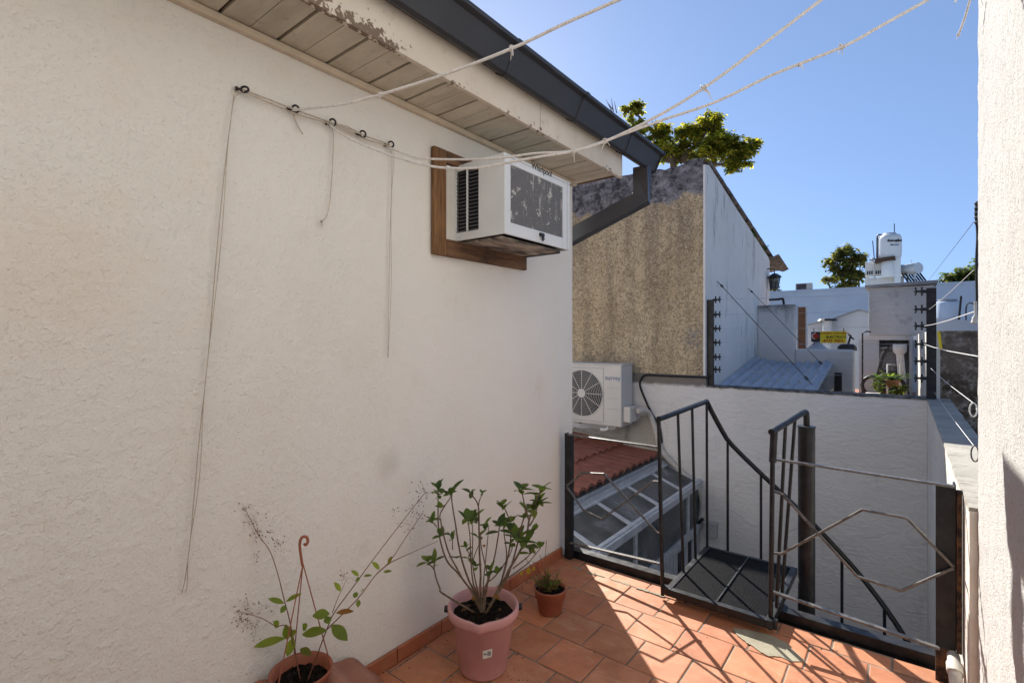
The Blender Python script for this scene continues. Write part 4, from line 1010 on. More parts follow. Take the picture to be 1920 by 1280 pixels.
# things in the porch
p = onY(1688, 650, 12.9); dp = thing('drain_pipe', (p.x, 12.9, .43), 'white drainpipe with a wide collar in the porch', 'pipe')
q = MB(); q.tube([V((p.x + .05, 12.9, .43)), V((p.x - .01, 12.9, p.z - .08))], [.07, .065], 14); q.build('pipe', WHITEPL, dp)
q = MB(); q.lathe([(.06,-.16),(.11,-.10),(.115,.04),(.09,.06)], V((p.x - .01, 12.9, p.z)), 16); q.build('collar', WHITEPL, dp)
p = onY(1652, 655, 13.6); q = MB(); q.box((p.x - .2, 13.55, p.z - .45), (p.x + .25, 13.6, p.z - .02)); q.box((p.x - .22, 13.45, p.z), (p.x + .3, 13.6, p.z + .06)); tag(q.build('porch_screen', TOWERP), 'mottled grey screen panel at the back of the porch', 'panel')
p = onY(1642, 735, 12.6); mo = thing('scooter', (p.x, 12.7, .43), 'dark scooter-like machine standing in the shade of the porch', 'machine')
q = MB()
for dx, rr in ((-.04, .19), (.30, .17)): q.tube([V((p.x + dx + rr*math.cos(R(i*20)), 12.65, .63 + rr*math.sin(R(i*20)))) for i in range(19)], .035, 8, False)
q.build('wheel', BLACKP, mo)
q = MB(); q.tube(smooth([V((p.x - .04, 12.65, .63)), V((p.x + .05, 12.65, .95)), V((p.x + .12, 12.65, 1.25)), V((p.x + .2, 12.65, 1.40))]), .035, 8); q.tube(smooth([V((p.x + .30, 12.65, .63)), V((p.x + .22, 12.65, .85)), V((p.x + .05, 12.65, .95))]), .06, 8)
q.tube([V((p.x + .1, 12.5, 1.36)), V((p.x + .2, 12.8, 1.40))], .022, 8); q.build('frame', DARKIN, mo)
p = onY(1632, 738, 12.2); q = MB(); q.box((p.x - .08, 12.1, .43), (p.x + .16, 12.3, .52)); tag(q.build('cement_block', WHITEQ, None, .01), 'pale cement block on the porch edge', 'block')
p = onY(1617, 700, 12.4); q = MB(); q.tube([V((p.x, 12.4, .43)), V((p.x, 12.4, onY(1617,625,12.4).z)), V((p.x + .06, 12.4, onY(1620,621,12.4).z)), V((p.x + .14, 12.4, onY(1628,622,12.4).z))], .016, 7); tag(q.build('porch_pipe', CABLE), 'thin black standpipe at the left of the porch', 'pipe')
# window-box planter on a white stand
fp = onY(1676, 712, 11.8)
ps = thing('plant_stand', (fp.x, 11.8, .43), 'thin white metal stand holding the clay window box', 'stand')
q = MB(); s0 = onY(1664, 683, 11.85); s1 = onY(1686, 683, 11.85)
q.tube([V((s0.x, 11.85, .43)), V((s0.x, 11.85, s0.z)), V((s1.x, 11.85, s0.z)), V((s1.x, 11.85, .43))], .014, 6); q.build('frame', WHITEPL, ps)
pb = thing('window_box', (fp.x, 11.7, fp.z), 'clay window box with long green leaves on the white stand', 'planter')
q = MB(); a = onY(1660, 712, 11.7); b = onY(1688, 726, 11.7); q.prism([V((a.x, 11.6, a.z)), V((b.x, 11.6, a.z)), V((b.x - .03, 11.6, b.z)), V((a.x + .03, 11.6, b.z))], (0, .2, 0)); q.build('box', CLAYT, pb, .01)
q = MB()
for i in range(46):
    p = V((rnd.uniform(a.x, b.x), 11.7 + rnd.uniform(-.08, .08), a.z)); an = rnd.uniform(0, 6.28)
    q.leaf(p, (math.cos(an) * .7, math.sin(an) * .5, rnd.uniform(.4, 1.3)), (0, 0, 1), rnd.uniform(.14, .30), .04, .6, random.choice([(.07,.12,.03),(.10,.15,.04),(.05,.09,.03)]))
q.build('foliage', LEAF, pb)
for (px, py, lbl, hgt) in [(1648, 735, 'tall leafy pot plant left of the clay window box', .62), (1685, 735, 'low pot plant under the clay window box', .28)]:
    p = onY(px, py, 11.6); p.z = .43; pt = thing('pot_plant', p, lbl, 'plant', 'pot plants on the porch floor')
    q = MB(); q.lathe([(.0,0),(.06,0),(.08,.12),(.085,.13),(.07,.13),(.0,.11)], p, 14); q.build('pot', CLAYT, pt)
    q = MB()
    for i in range(40):
        an = rnd.uniform(0, 6.28); q.leaf(p + V((rnd.uniform(-.05,.05), rnd.uniform(-.05,.05), .1 + rnd.random() * hgt * .6)), (math.cos(an) * .6, math.sin(an) * .6, rnd.uniform(.2, 1.0)), (0, 0, 1), rnd.uniform(.12, .24), .05, .7, random.choice([(.06,.11,.03),(.10,.14,.04)]))
    q.build('foliage', LEAF, pt)
# sunlit flank wall beyond the parapet, mossy wall, blue cistern
fw = thing('flank_wall', (2.3, 10, -2.8), 'sunlit pale wall running back from the parapet corner', 'wall')
q = MB(); q.prism([(2.20,7.67,-2.8),(2.20,7.67,1.68),(2.20,12.9,1.68),(2.20,12.9,-2.8)], (.12, 0, 0)); q.build('wall', PARA, fw)
mw = thing('mossy_wall', (4, 8.3, -2.8), 'mossy brown block wall right of the fence post', 'wall')
q = MB(); q.box((2.325, 8.1, -2.8), (7.5, 8.3, 1.69)); q.build('wall', MOSSY, mw)
q = MB(); q.box((2.41, 2.9, -3), (7.5, 8.1, -2.0)); tag(q.build('neighbour_yard', GROUNDM), kind='structure')
a, b = onY(1757, 566, 20), onY(1797, 604, 20); ct = thing('blue_cistern', ((a.x + b.x) / 2, 20, b.z), 'pale blue round cistern on a dark base in front of the far wall', 'water tank')
rc = (b.x - a.x) / 2 + .04; cc = V(((a.x + b.x) / 2, 20, b.z))
q = MB(); q.lathe([(rc*.93,0),(rc,.08),(rc,a.z-b.z-.06),(rc*.9,a.z-b.z),(0,a.z-b.z+.01)], cc, 20); q.build('tank', BLUEW, ct)
q = MB(); q.lathe([(rc*.8,a.z-b.z+.02),(rc*.8,a.z-b.z+.06),(0,a.z-b.z+.07)], cc, 16); q.build('lid', ROOFG, ct)
q = MB(); q.box((cc.x - rc - .1, 19.6, cc.z - .45), (cc.x + rc + .25, 20.4, cc.z - .002)); q.build('base', DARKIN, ct)
q = MB(); q.tube([V((cc.x + rc*.75, 19.5, cc.z - .1)), V((cc.x + rc*.95, 19.5, a.z + .12))], .03, 6); q.tube(smooth([V((cc.x + rc + .1, 19.6, cc.z)), V((cc.x + rc + .12, 19.6, cc.z + .5)), V((cc.x + rc + .3, 19.6, cc.z + .45)), V((cc.x + rc + .33, 19.6, cc.z - .1))]), .018, 6); q.build('riser_pipe', CABLE, ct)
q = MB(); q.box((2.6, 19.0, -2.8), (9, 21, cc.z - .45)); tag(q.build('rear_house', PALE), 'pale block of house under the blue cistern, mostly hidden by the mossy wall', 'building')

# rooftop beyond: railing room, water tank on pillars, solar heater
YT = 27.0
a, b = onY(1622, 492, YT), onY(1661, 538, YT)
rh = thing('rooftop_room', (a.x, YT, b.z), 'white roof room with slotted parapet under the water tank', 'building')
q = MB(); q.box((a.x, YT, b.z - 8), (onY(1695, 530, YT).x, YT + 1.5, onY(1661, 519, YT).z)); 
q.box((a.x, YT + .01, onY(1622, 519, YT).z), (b.x, YT + .25, a.z)); q.build('wall', PARA, rh)
q = MB()
for i in range(9):
    if i == 3: continue
    x_ = a.x + (b.x - a.x) * (i + .8) / 9.4; zt = onY(1640, 512, YT).z; q.box((x_, YT - .01, zt - .05), (x_ + .05, YT + .008, zt + .10))
q.build('slots', DARKIN, rh)
q = MB(); c1 = onY(1677, 483, YT); c2 = onY(1689, 530, YT); q.box((c1.x, YT - .3, c2.z - .3), (c2.x, YT + .1, c1.z)); q.build('pillar', WHITEPL, rh)
q = MB(); p1 = onY(1641, 491, YT); p2 = onY(1679, 486, YT); q.bar(p1 + V((0, .1, 0)), p2 + V((0, .1, 0)), 1.2, .16); q.build('deck', RUST, rh)
q = MB(); d1 = onY(1658, 494, YT); d2 = onY(1676, 520, YT); q.lathe([(.26,0),(.28,.04),(.28,.72),(.25,.76),(0,.77)], V(((d1.x + d2.x)/2, YT - .1, d2.z)), 18); tag(q.build('drum', WHITEPL), 'white drum below the water tank deck', 'drum')
tb = onY(1668, 485, YT); tt = onY(1668, 437, YT); H = tt.z - tb.z; rt_ = (onY(1692,460,YT).x - onY(1646,460,YT).x) / 2
wt = thing('water_tank', tb, 'white plastic rooftop water tank with domed lid and lettering', 'water tank')
q = MB(); q.lathe([(rt_*.93,.02),(rt_*.98,.06),(rt_,.2),(rt_,H*.72),(rt_*.985,H*.80),(rt_*.86,H*.90),(rt_*.55,H*.95)], tb, 32); q.build('tank', WHITEPL, wt)
q = MB(); q.lathe([(rt_*.56,H*.93),(rt_*.54,H*.985),(rt_*.2,H*1.01),(0,H*1.02)], tb, 24); q.build('lid', GREYPL, wt)
text('lettering', 'Rotoplas', .15, tb + V((rt_*.42, -rt_*.92, H*.64)), (.91, .41, 0), (0, 0, 1), INKB, wt, .02)
text('lettering', 'agua pura', .08, tb + V((rt_*.42, -rt_*.92, H*.48)), (.91, .41, 0), (0, 0, 1), INKG, wt, .02)
q = MB(); q.tube(smooth([tb + V((-rt_*1.05, -.1, -.2)), tb + V((-rt_*1.02, -.1, H*.5)), tb + V((-rt_*.98, -.1, H*.93)), tb + V((-rt_*.6, -.1, H*.93))]), .035, 7); q.tube([tb + V((rt_*.4, 0, H*.9)), tb + V((rt_*.38, 0, H*1.35))], .02, 6); q.tube([tb + V((-rt_*1.25, -.1, 0)), tb + V((-rt_*1.4, -.1, H*.75))], .02, 6); q.build('pipework', DWIRE, wt)
q = MB(); q.tube(smooth([onY(1636,490,YT-.1), onY(1634,487,YT-.1), onY(1637,485,YT-.1), onY(1639,500,YT-.1), onY(1640,525,YT-.1)]), .03, 7); tag(q.build('roof_pipe', PIPEW), 'grey pipe bending over the slotted roof parapet', 'pipe')
s1, s2 = onY(1698, 505, YT), onY(1722, 503, YT)
sh_ = thing('solar_heater', s1, 'solar water heater with a steel drum beside the white pillar', 'solar heater')
q = MB(); q.tube([s1 + V((-.1, .3, 0)), s2 + V((0, -.2, 0))], .23, 20); q.build('drum', SOLARW, sh_)
q = MB(); q.tube([s1 + V((-.12, .3, -.1)), s1 + V((-.12, .3, .22))], .16, 14); q.build('feed_tank', ROOFG, sh_)
q = MB(); e0 = onY(1740, 530, YT)
for i in range(7): q.tube([s2 + V((-.55 + .1*i, -.1 + .06 * i, -.18)), V((e0.x - .55 + .1 * i, YT - .2 + .06 * i, e0.z - .1))], .035, 7)
q.build('collector_tubes', BLACKP, sh_)
q = MB()
for px in (1703, 1716): a = onY(px, 512, YT); q.tube([a, V((a.x - .1, YT, a.z - .9))], .035, 7)
q.tube([onY(1708,487,YT), onY(1712,500,YT)], .012, 5); q.build('leg', WHITEPL, sh_)
q = MB(); q.box((2.2, YT - .6, onY(1700,533,YT).z - 6), (e0.x + .3, YT + 1.2, onY(1700,533,YT).z)); tag(q.build('heater_roof', ROOFG), 'flat grey roof carrying the solar water heater', 'roof')

# ------------------------------------------------------------------ trees
def tree(label, base, clumps, leaf_sz, n_leaf, cols, trunk_r, seed, extra_twigs=(), fork=None):
    rt2 = random.Random(seed); root = thing('tree', base, label, 'tree', 'trees beyond the roofs')
    tk = MB(); cr_ = MB()
    cen = sum((c for c, r in clumps), V((0, 0, 0))) / len(clumps)
    fork = V(fork) if fork is not None else V(base).lerp(cen, .55); tk.tube(smooth([V(base), V(base).lerp(fork, .5) + V((.1, 0, 0)), fork]), [trunk_r * (1 - .35 * i / 12) for i in range(13)], 9)
    tot = sum(r.x * r.z for c, r in clumps)
    for c, r in clumps:
        mid = fork.lerp(c, .5) + V((rt2.uniform(-.2, .2), 0, rt2.uniform(-.2, .1)))
        tk.tube(smooth([fork, mid, c]), [trunk_r * .5 * (1 - .7 * i / 12) for i in range(13)], 7)
        tw_ = []
        for i in range(24):
            d = V((rt2.gauss(0, 1), rt2.gauss(0, 1), rt2.gauss(0, .8) + .2)).normalized()
            e = c + V((d.x * r.x, d.y * r.y, d.z * r.z)) * rt2.uniform(.6, 1.02); tw_.append(e)
            tk.tube([c, c.lerp(e, .55) + V((0, 0, .05)), e], [trunk_r * .14, trunk_r * .08, trunk_r * .03], 5)
        n_ = int(n_leaf * r.x * r.z / tot)
        for i in range(n_):
            ti = rt2.randrange(24); e = tw_[ti]; f = rt2.random() ** .55
            p = c.lerp(e, .35 + .65 * f) + V((rt2.gauss(0, .10) * r.x, rt2.gauss(0, .10) * r.y, rt2.gauss(0, .085) * r.z))
            an = rt2.uniform(0, 6.28); d = V((math.cos(an), math.sin(an), rt2.uniform(-.7, .5)))
            s_ = leaf_sz * rt2.uniform(.6, 1.25); cc_ = cols[rt2.randrange(len(cols))]; kf = rt2.uniform(.75, 1.2) * (.62 + .6 * ((ti * 37) % 11) / 10)
            cr_.leaf(p, d, (rt2.uniform(-.5,.5), rt2.uniform(-.5,.5), 1), s_, s_ * .5, .3, tuple(x * kf for x in cc_))
    for a_, b_ in extra_twigs: tk.tube([a_, a_.lerp(b_, .6), b_], [.02, .012, .005], 5)
    tk.build('trunk', BARK, root); cr_.build('crown', LEAF, root)
def C(px, py, Y, rx, rz_, ry=None): return (onY(px, py, Y), V((rx, ry or rx, rz_)))
YT1 = 16
tw1 = []
for (p_, q_) in [((1150,215),(1136,186)),((1150,210),(1146,184)),((1156,212),(1152,190)),((1148,205),(1139,192))]: tw1.append((onY(*p_, YT1), onY(*q_, YT1)))
tree('bushy yellow-green tree rising behind the tan gable', V((-3.4, 16, -2.8)),
     [C(1185,205,YT1,.42,.35), C(1190,240,YT1,.5,.35), C(1235,255,YT1,.6,.42), C(1290,255,YT1,.65,.42), C(1328,240,YT1,.62,.5), C(1375,285,YT1,.6,.5), C(1345,275,YT1,.7,.55), C(1405,275,YT1,.35,.35), C(1270,285,YT1,.7,.35), C(1385,308,YT1,.45,.28), C(1325,290,YT1,.7,.4), C(1230,285,YT1,.6,.4)],
       .115, 19000, [(.36,.35,.05),(.44,.40,.06),(.15,.19,.035),(.10,.13,.03),(.34,.31,.06)], .16, 5, tw1, onY(1262, 300, YT1))
YT2 = 30
tree('small loose tree standing left of the rooftop water tank', V((onY(1582, 540, YT2).x, YT2, -2.8)),
     [C(1582,472,YT2,.55,.5), C(1570,490,YT2,.7,.5), C(1600,490,YT2,.75,.5), C(1578,512,YT2,.85,.6), C(1602,520,YT2,.6,.5), C(1552,526,YT2,.35,.3), C(1585,538,YT2,.7,.4), C(1614,484,YT2,.2,.3)],
     .22, 2600, [(.12,.14,.04),(.17,.17,.06),(.07,.10,.03),(.22,.20,.09)], .12, 9)
tree('dark green tree top half hidden by the speckled wall', V((onY(1815, 530, YT2).x, YT2, -2.8)),
     [C(1805,520,YT2,.9,.5), C(1830,510,YT2,.9,.55), C(1785,528,YT2,.6,.35), C(1850,520,YT2,.9,.6), C(1800,538,YT2,1.1,.4)],
     .22, 2400, [(.06,.10,.03),(.09,.12,.04),(.12,.14,.06),(.05,.08,.03)], .16, 12)
tree('tip of a tree showing under the lantern of the tan building', V((onY(1446, 560, YT2).x, YT2, -2.8)),
     [C(1449,540,YT2,.45,.35), C(1440,530,YT2,.5,.5), C(1456,548,YT2,.25,.2)], .2, 500, [(.14,.15,.05),(.18,.17,.07)], .1, 15)

# ------------------------------------------------------------------ potted plants on the terrace
def soil(mb_parent, c, r, z, seed=1):
    q = MB(); rs = random.Random(seed); n_ = 9; m_ = 30; vs_ = [c + V((0, 0, z + .006))]; fs_ = []
    for i in range(1, n_ + 1):
        for j in range(m_):
            a = 2 * math.pi * j / m_; rr = r * i / n_; vs_.append(c + V((rr*math.cos(a), rr*math.sin(a), z + rs.uniform(-.006, .007) + .006 * (1 - i / n_))))
    for j in range(m_): fs_.append((0, 1 + j, 1 + (j + 1) % m_))
    for i in range(n_ - 1):
        for j in range(m_): fs_.append((1 + i*m_ + j, 1 + (i+1)*m_ + j, 1 + (i+1)*m_ + (j+1) % m_, 1 + i*m_ + (j+1) % m_))
    q.add(vs_, fs_, smooth=False)
    for i in range(60):
        a = rs.uniform(0, 6.28); rr = r * .9 * rs.random() ** .5; p = c + V((rr*math.cos(a), rr*math.sin(a), z + .006)); s_ = rs.uniform(.003, .007)
        q.lathe([(0, -s_), (s_, 0), (0, s_)], p, 5, smooth=False)
    return q.build('soil', SOIL, mb_parent)
# pink bucket
BC = V((.372, 1.838, 0)); BH = .310
bu = thing('plant_bucket', BC, 'faded pink plastic bucket planted with a leggy shrub', 'plant pot')
prof = [(0,.004),(.110,.004),(.114,.012),(.121,.085),(.128,.092),(.146,.245),(.154,.252),(.156,.262),(.168,.266),(.172,.275),(.173,.305),(.168,.312),(.160,.310),(.154,.296),(.139,.22),(.12,.1)]
q = MB(); n_ = 72; vs_ = []
yawb = math.atan2((CAM - BC).y, (CAM - BC).x); spout = yawb - .12
for r_, z_ in prof:
    for j in range(n_):
        a = 2 * math.pi * j / n_; da = (a - spout + math.pi) % (2 * math.pi) - math.pi
        kx = math.exp(-(da / .16) ** 2)
        top = max(0, min(1, (z_ - .245) / .03)); mid = max(0, min(1, (z_ - .19) / .05)) * (1 - top)
        rr = r_ + kx * (.012 * top)
        vs_.append(BC + V((rr*math.cos(a), rr*math.sin(a), z_ - kx * .006 * top)))
q.add(vs_, [(i*n_+j, i*n_+(j+1)%n_, (i+1)*n_+(j+1)%n_, (i+1)*n_+j) for i in range(len(prof)-1) for j in range(n_)], smooth=True)
q.build('bucket', PINK, bu)
for sgn in (1, -1):
    a = yawb + sgn * 1.75; p = BC + V((.178*math.cos(a), .178*math.sin(a), .272)); q = MB(); d = V((math.cos(a), math.sin(a), 0)); q.tube([p - d*.012, p + d*.014], .016, 12); q.build('handle_lug', BLACKP, bu)
soil(bu, BC, .147, .262, 4)
# white price sticker, following the bucket wall
q = MB(); sa = yawb + .14; vs_ = []
for i in range(7):
    a = sa - .16 + .32 * i / 6
    for z_ in (.128, .168):
        zz = z_ + (i - 3) * .0012; rr = .128 + (zz - .092) / (.245 - .092) * (.146 - .128) + .0012; vs_.append(BC + V((rr*math.cos(a), rr*math.sin(a), zz)))
q.add(vs_, [(i*2, i*2+2, i*2+3, i*2+1) for i in range(6)], smooth=True); stk = sub(q.build('sticker', WHITEPL, bu))
q = MB()
for i in range(9):
    a = sa + .0 + .13 * i / 9 - .005; ww = .0055 + .004 * (i % 3 == 0)
    p = []
    for aa, z_ in ((a, .138), (a + ww, .138), (a + ww, .160), (a, .160)):
        rr = .128 + (z_ - .092) / (.245 - .092) * (.146 - .128) + .0018; p.append(BC + V((rr*math.cos(aa), rr*math.sin(aa), z_ + .001)))
    q.add(p, [(0,1,2,3)])
for i in range(4):
    a = sa - .13 + .026 * i; p = []
    for aa, z_ in ((a, .144), (a + .015, .144), (a + .015, .153), (a, .153)):
        rr = .128 + (z_ - .092) / (.245 - .092) * (.146 - .128) + .0018; p.append(BC + V((rr*math.cos(aa), rr*math.sin(aa), z_)))
    q.add(p, [(0,1,2,3)])
q.build('print', INKB, stk)
# shrub in the bucket: stems measured in the photograph, each at its own depth
depB = (BC - CAM).dot(V((-_s, _c, 0)))
def Z5(x, y): return (780 + x / 5.12, 870 + y / 5.12)
stems = [
 ([(560,1260),(500,1170),(400,1040),(300,930),(240,760),(215,600),(212,430),(212,250)], .05, .0055),
 ([(560,1250),(460,1120),(400,1010),(320,860),(270,700),(240,560),(235,470),(330,320)], -.02, .005),
 ([(570,1240),(510,1120),(450,950),(410,780),(380,580),(350,400),(340,290)], .03, .0055),
 ([(590,1260),(545,1120),(525,900),(520,720),(500,540)], -.04, .0045),
 ([(600,1260),(560,1060),(540,900),(545,720),(540,570)], .05, .004),
 ([(615,1260),(620,1060),(610,850),(605,620),(595,390),(520,280)], .01, .006),
 ([(605,620),(600,390),(635,290)], .01, .004),
 ([(640,1260),(690,1100),(660,950),(625,780),(620,650)], -.05, .004),
 ([(640,1230),(660,1000),(680,800),(700,590)], .06, .0035),
 ([(660,1250),(720,1020),(760,860),(790,680),(800,600)], -.03, .005),
 ([(770,1260),(830,1080),(870,880),(850,700),(840,600)], .04, .0045),
 ([(770,1260),(850,1020),(890,850),(910,700),(905,560),(840,400)], -.02, .005),
 ([(780,1260),(890,1050),(960,820),(1000,640),(1040,500),(1060,440)], .02, .0055),
 ([(770,1265),(900,1000),(990,850),(1060,690),(1085,540),(1130,430),(1200,240)], -.05, .0065),
 ([(1085,540),(1040,380),(1015,250)], -.05, .0045),
 ([(1090,590),(1140,500),(1170,360)], -.03, .004),
 ([(930,1000),(1080,880),(1100,820)], -.03, .0035),
 ([(880,1090),(1060,960),(1190,810)], .04, .0035),
 ([(690,1130),(780,1050),(900,870),(930,760)], .05, .0035),
 ([(280,1270),(230,1190),(190,1080),(170,1000),(110,950)], .02, .005),
 ([(170,1010),(180,950)], .02, .0035),
 ([(540,960),(560,880),(600,780)], .02, .003),
 ([(350,820),(350,700)], .01, .003), ([(525,880),(480,800)], -.02, .003), ([(720,1040),(715,1010)], -.08, .003),
 ([(200,600),(160,550)], .05, .003), ([(1090,680),(1130,650)], -.04, .003), ([(1190,810),(1190,770)], .04, .003),
]
sm = MB()
for pts, dz_, r_ in stems:
    P = []; m_ = len(pts)
    for i, p in enumerate(pts):
        f = i / max(1, m_ - 1)
        d_ = depB + dz_ * 1.6 * (f if pts[0][1] > 1200 else 1)
        P.append(at(*Z5(*p), d_))
    if pts[0][1] > 1200: P = [BC + V((.02 * (P[0].x - BC.x) / .1, .02 * (P[0].y - BC.y) / .1, .262))] + [P[0].lerp(P[1], .35)] + P[1:]
    S = smooth(P, 5); sm.tube(S, [r_ * (1 - .5 * i / len(S)) for i in range(len(S))], 7)
    for i in range(4, len(S), 4): sm.lathe([(0, -r_*.9), (r_*.95, 0), (0, r_*.9)], S[i], 6)
shrub = thing('shrub', BC + V((0, 0, .262)), 'leggy shrub with bare brown stems and small green leaf tufts in the pink bucket', 'plant')
sm.build('stems', BARK, shrub)
lm = MB(); rl_ = random.Random(21)
GC = [(.08,.145,.045),(.10,.17,.05),(.13,.20,.055),(.06,.11,.045)]
def tuft(px, py, dz_, n_, L, spread=1.0):
    c = at(*Z5(px, py), depB + dz_ * 1.6); a0 = rl_.uniform(0, 6.28)
    for i in range(max(3, int(n_ * .75))):
        a = a0 + i * 2.4; el = rl_.uniform(-.1, .8) if i % 3 else rl_.uniform(.7, 1.35)
        d = V((math.cos(a) * math.cos(el) * spread, math.sin(a) * math.cos(el) * spread, math.sin(el)))
        lm.leaf(c + V((0, 0, rl_.uniform(-.030, .004) if i > 2 else 0)), d, (0, 0, 1), L * rl_.uniform(.55, 1.2), L * rl_.uniform(.38, .6), rl_.uniform(.05, .3), GC[rl_.randrange(4)])
for t_ in [(a_, b_, c_, n_ + 2, L_ * 1.28) for a_, b_, c_, n_, L_ in [(212,230,.05,6,.045),(212,300,.05,3,.035),(340,280,.03,9,.058),(235,420,.03,3,.04),(160,540,.05,8,.042),(240,690,.0,4,.045),(350,690,.01,5,.032),(520,275,.01,4,.042),(635,280,.01,3,.025),
           (540,540,.03,10,.056),(500,520,-.04,5,.05),(660,590,-.05,4,.045),(595,700,.01,3,.04),(480,800,-.02,5,.032),(570,980,.02,4,.034),(800,590,-.03,6,.052),(840,590,.04,6,.055),(830,390,-.02,8,.048),(905,760,-.02,3,.04),(905,560,-.02,4,.05),
           (1015,240,-.05,9,.056),(1060,440,.02,4,.055),(1040,520,.02,4,.035),(1200,235,-.05,8,.052),(1170,370,-.03,10,.05),(1130,440,-.05,4,.06),(1130,640,-.04,5,.042),(960,720,.02,6,.058),(1050,740,-.05,6,.062),(1010,760,-.05,4,.06),(1100,820,-.03,5,.045),(1190,800,.04,3,.05),
           (715,1020,-.08,6,.036),(780,1050,.05,3,.036),(110,940,.02,5,.05),(180,930,.02,5,.045),(500,900,.0,3,.03),(390,900,.0,3,.03)]]: tuft(*t_)
lm.build('leaves', LEAF, shrub)
q = MB()
for px, py, s_ in [(650,770,.028),(735,1258,.05),(560,1270,.04)]:
    c = at(*Z5(px, py), depB - .03); q.leaf(c, (rl_.uniform(-1,1), rl_.uniform(-1,1), .2), (0,0,1), s_, s_*.5, .3, (.30,.16,.03))
for i in range(10):
    a = rl_.uniform(0, 6.28); p = BC + V((.08*math.cos(a), .08*math.sin(a), .27)); q.leaf(p, (math.cos(a*3), math.sin(a*3), .1), (0,0,1), .04, .018, .3, (.16,.09,.04))
q.build('dead_leaves', LEAF, shrub)

# small terracotta pot with a half dry plant
SP = V((.352, 2.452, 0)); sp = thing('flower_pot', SP, 'small terracotta coloured pot on the tiles near the railing', 'plant pot')
q = MB(); q.lathe([(0,.003),(.064,.003),(.068,.008),(.080,.088),(.087,.090),(.093,.135),(.097,.140),(.095,.146),(.088,.144),(.084,.125),(.07,.05)], SP, 44); q.build('pot', POT, sp)
soil(sp, SP, .087, .127, 8)
pl = thing('dry_plant', SP + V((0, 0, .127)), 'half dry seedling plant with a few yellow leaves in the small pot', 'plant'); sm = MB(); lf = MB()
for i in range(26):
    a = rl_.uniform(0, 6.28); rr = rl_.uniform(.01, .06); b = SP + V((rr*math.cos(a) - .02, rr*math.sin(a) - .005, .128)); h = rl_.uniform(.03, .12)
    e = b + V((rl_.uniform(-.05, .05), rl_.uniform(-.05, .05), h)); sm.tube([b, b.lerp(e, .5) + V((.004, 0, 0)), e], [.0018, .0014, .0009], 5)
    for j in range(8):
        p = b.lerp(e, .3 + .7 * j / 8); aa = rl_.uniform(0, 6.28); lf.leaf(p, (math.cos(aa), math.sin(aa), rl_.uniform(0, .9)), (0,0,1), rl_.uniform(.018, .038), .010, .2, random.choice([(.15,.23,.05),(.12,.21,.05),(.22,.21,.06),(.18,.14,.06)]))
for px, py, s_ in [(990, 1068, .045), (977, 1070, .03), (1000, 1062, .03)]:
    lf.leaf(at(px, py + 8, 2.92), (.3, -.2, 1), (1, -1, 0), s_, s_ * .6, .2, (.34, .26, .04))
for px, py in [(985, 1045), (1012, 1040), (1025, 1012), (1000, 1052)]:
    e = at(px, py, 2.93); b = SP + V((rl_.uniform(-.05,.0), rl_.uniform(-.02,.02), .128)); sm.tube(smooth([b, b.lerp(e, .5) + V((-.01, 0, .01)), e]), .0014, 5)
    for j in range(8): p = b.lerp(e, .45 + .55 * j / 8); aa = rl_.uniform(0, 6.28); lf.leaf(p, (math.cos(aa), math.sin(aa), .3), (0,0,1), .015, .005, .2, (.13,.13,.06))
sm.build('stems', STEM, pl); lf.build('leaves', LEAF, pl)

# hanging pot standing on a clay roof tile, lower left
hf = 1.935; HC0 = at(565, 1256, hf); HC = V((HC0.x, HC0.y, HC0.z - .115)); RR = .113
hp = thing('hanging_pot', HC, 'brown hanging pot with its hook and strands standing upright at the cream wall', 'plant pot')
q = MB(); q.lathe([(0,0),(.070,0),(.075,.006),(.100,.090),(.108,.094),(RR,.112),(RR+.003,.118),(RR-.002,.122),(.103,.112),(.096,.08),(.08,.02)], HC, 52); q.build('pot', POT, hp)
soil(hp, HC, .097, .078, 14)
q = MB(); apex = at(567, 1052, hf); top = at(570, 1006, hf)
hk = [at(567,1060,hf), at(564,1040,hf), at(562,1022,hf), at(564,1010,hf), at(570,1005,hf), at(576,1008,hf), at(577,1016,hf), at(573,1021,hf), at(570,1018,hf)]
q.tube(smooth(hk, 5), .0052, 8); q.build('hook', POT, hp)
for px, py, dd in [(540, 1290, -.10), (633, 1228, .02), (505, 1216, .09)]:
    pass
for e, ws in [(HC + V((.112*math.cos(R(-75)), .112*math.sin(R(-75)), .116)), .02), (HC + V((.112*math.cos(R(45)), .112*math.sin(R(45)), .116)), .02), (HC + V((.112*math.cos(R(165)), .112*math.sin(R(165)), .116)), .02)]:
    a = at(568, 1056, hf); q = MB(); q.tube(smooth([a, a.lerp(e, .35) + (HC + V((0,0,.12)) - e) * -.0 , a.lerp(e, .7), e], 5), .0024, 6); q.build('strand', POT, hp)
# its plant
hpz = thing('trailing_plant', HC + V((0, 0, .08)), 'straggly plant with seed sprays and broad green leaves in the hanging pot', 'plant')
def Z6(x, y): return (400 + x / 2.8235, 840 + y / 2.8235)
sm = MB(); lf = MB(); sd = MB(); rp = random.Random(33)
root_px = [(440, 1060), (590, 1050)]
vst = [
 ([(450,1070),(410,940),(375,800),(340,660),(300,545),(240,460),(190,380),(140,310)], .0, .0024),
 ([(450,1060),(400,960),(330,940),(270,905),(200,880),(120,860)], -.05, .0022),
 ([(555,1075),(600,960),(640,870),(750,720),(830,610),(960,440),(1120,235)], .06, .0026),
 ([(600,960),(640,920),(760,800),(860,670),(940,590),(1040,440),(1110,340)], .04, .0024),
 ([(860,670),(930,610),(1010,570),(1100,530),(1190,490)], .05, .0018),
 ([(630,870),(660,790),(680,750)], .02, .0016), ([(680,750),(705,690)], .02, .0009)]
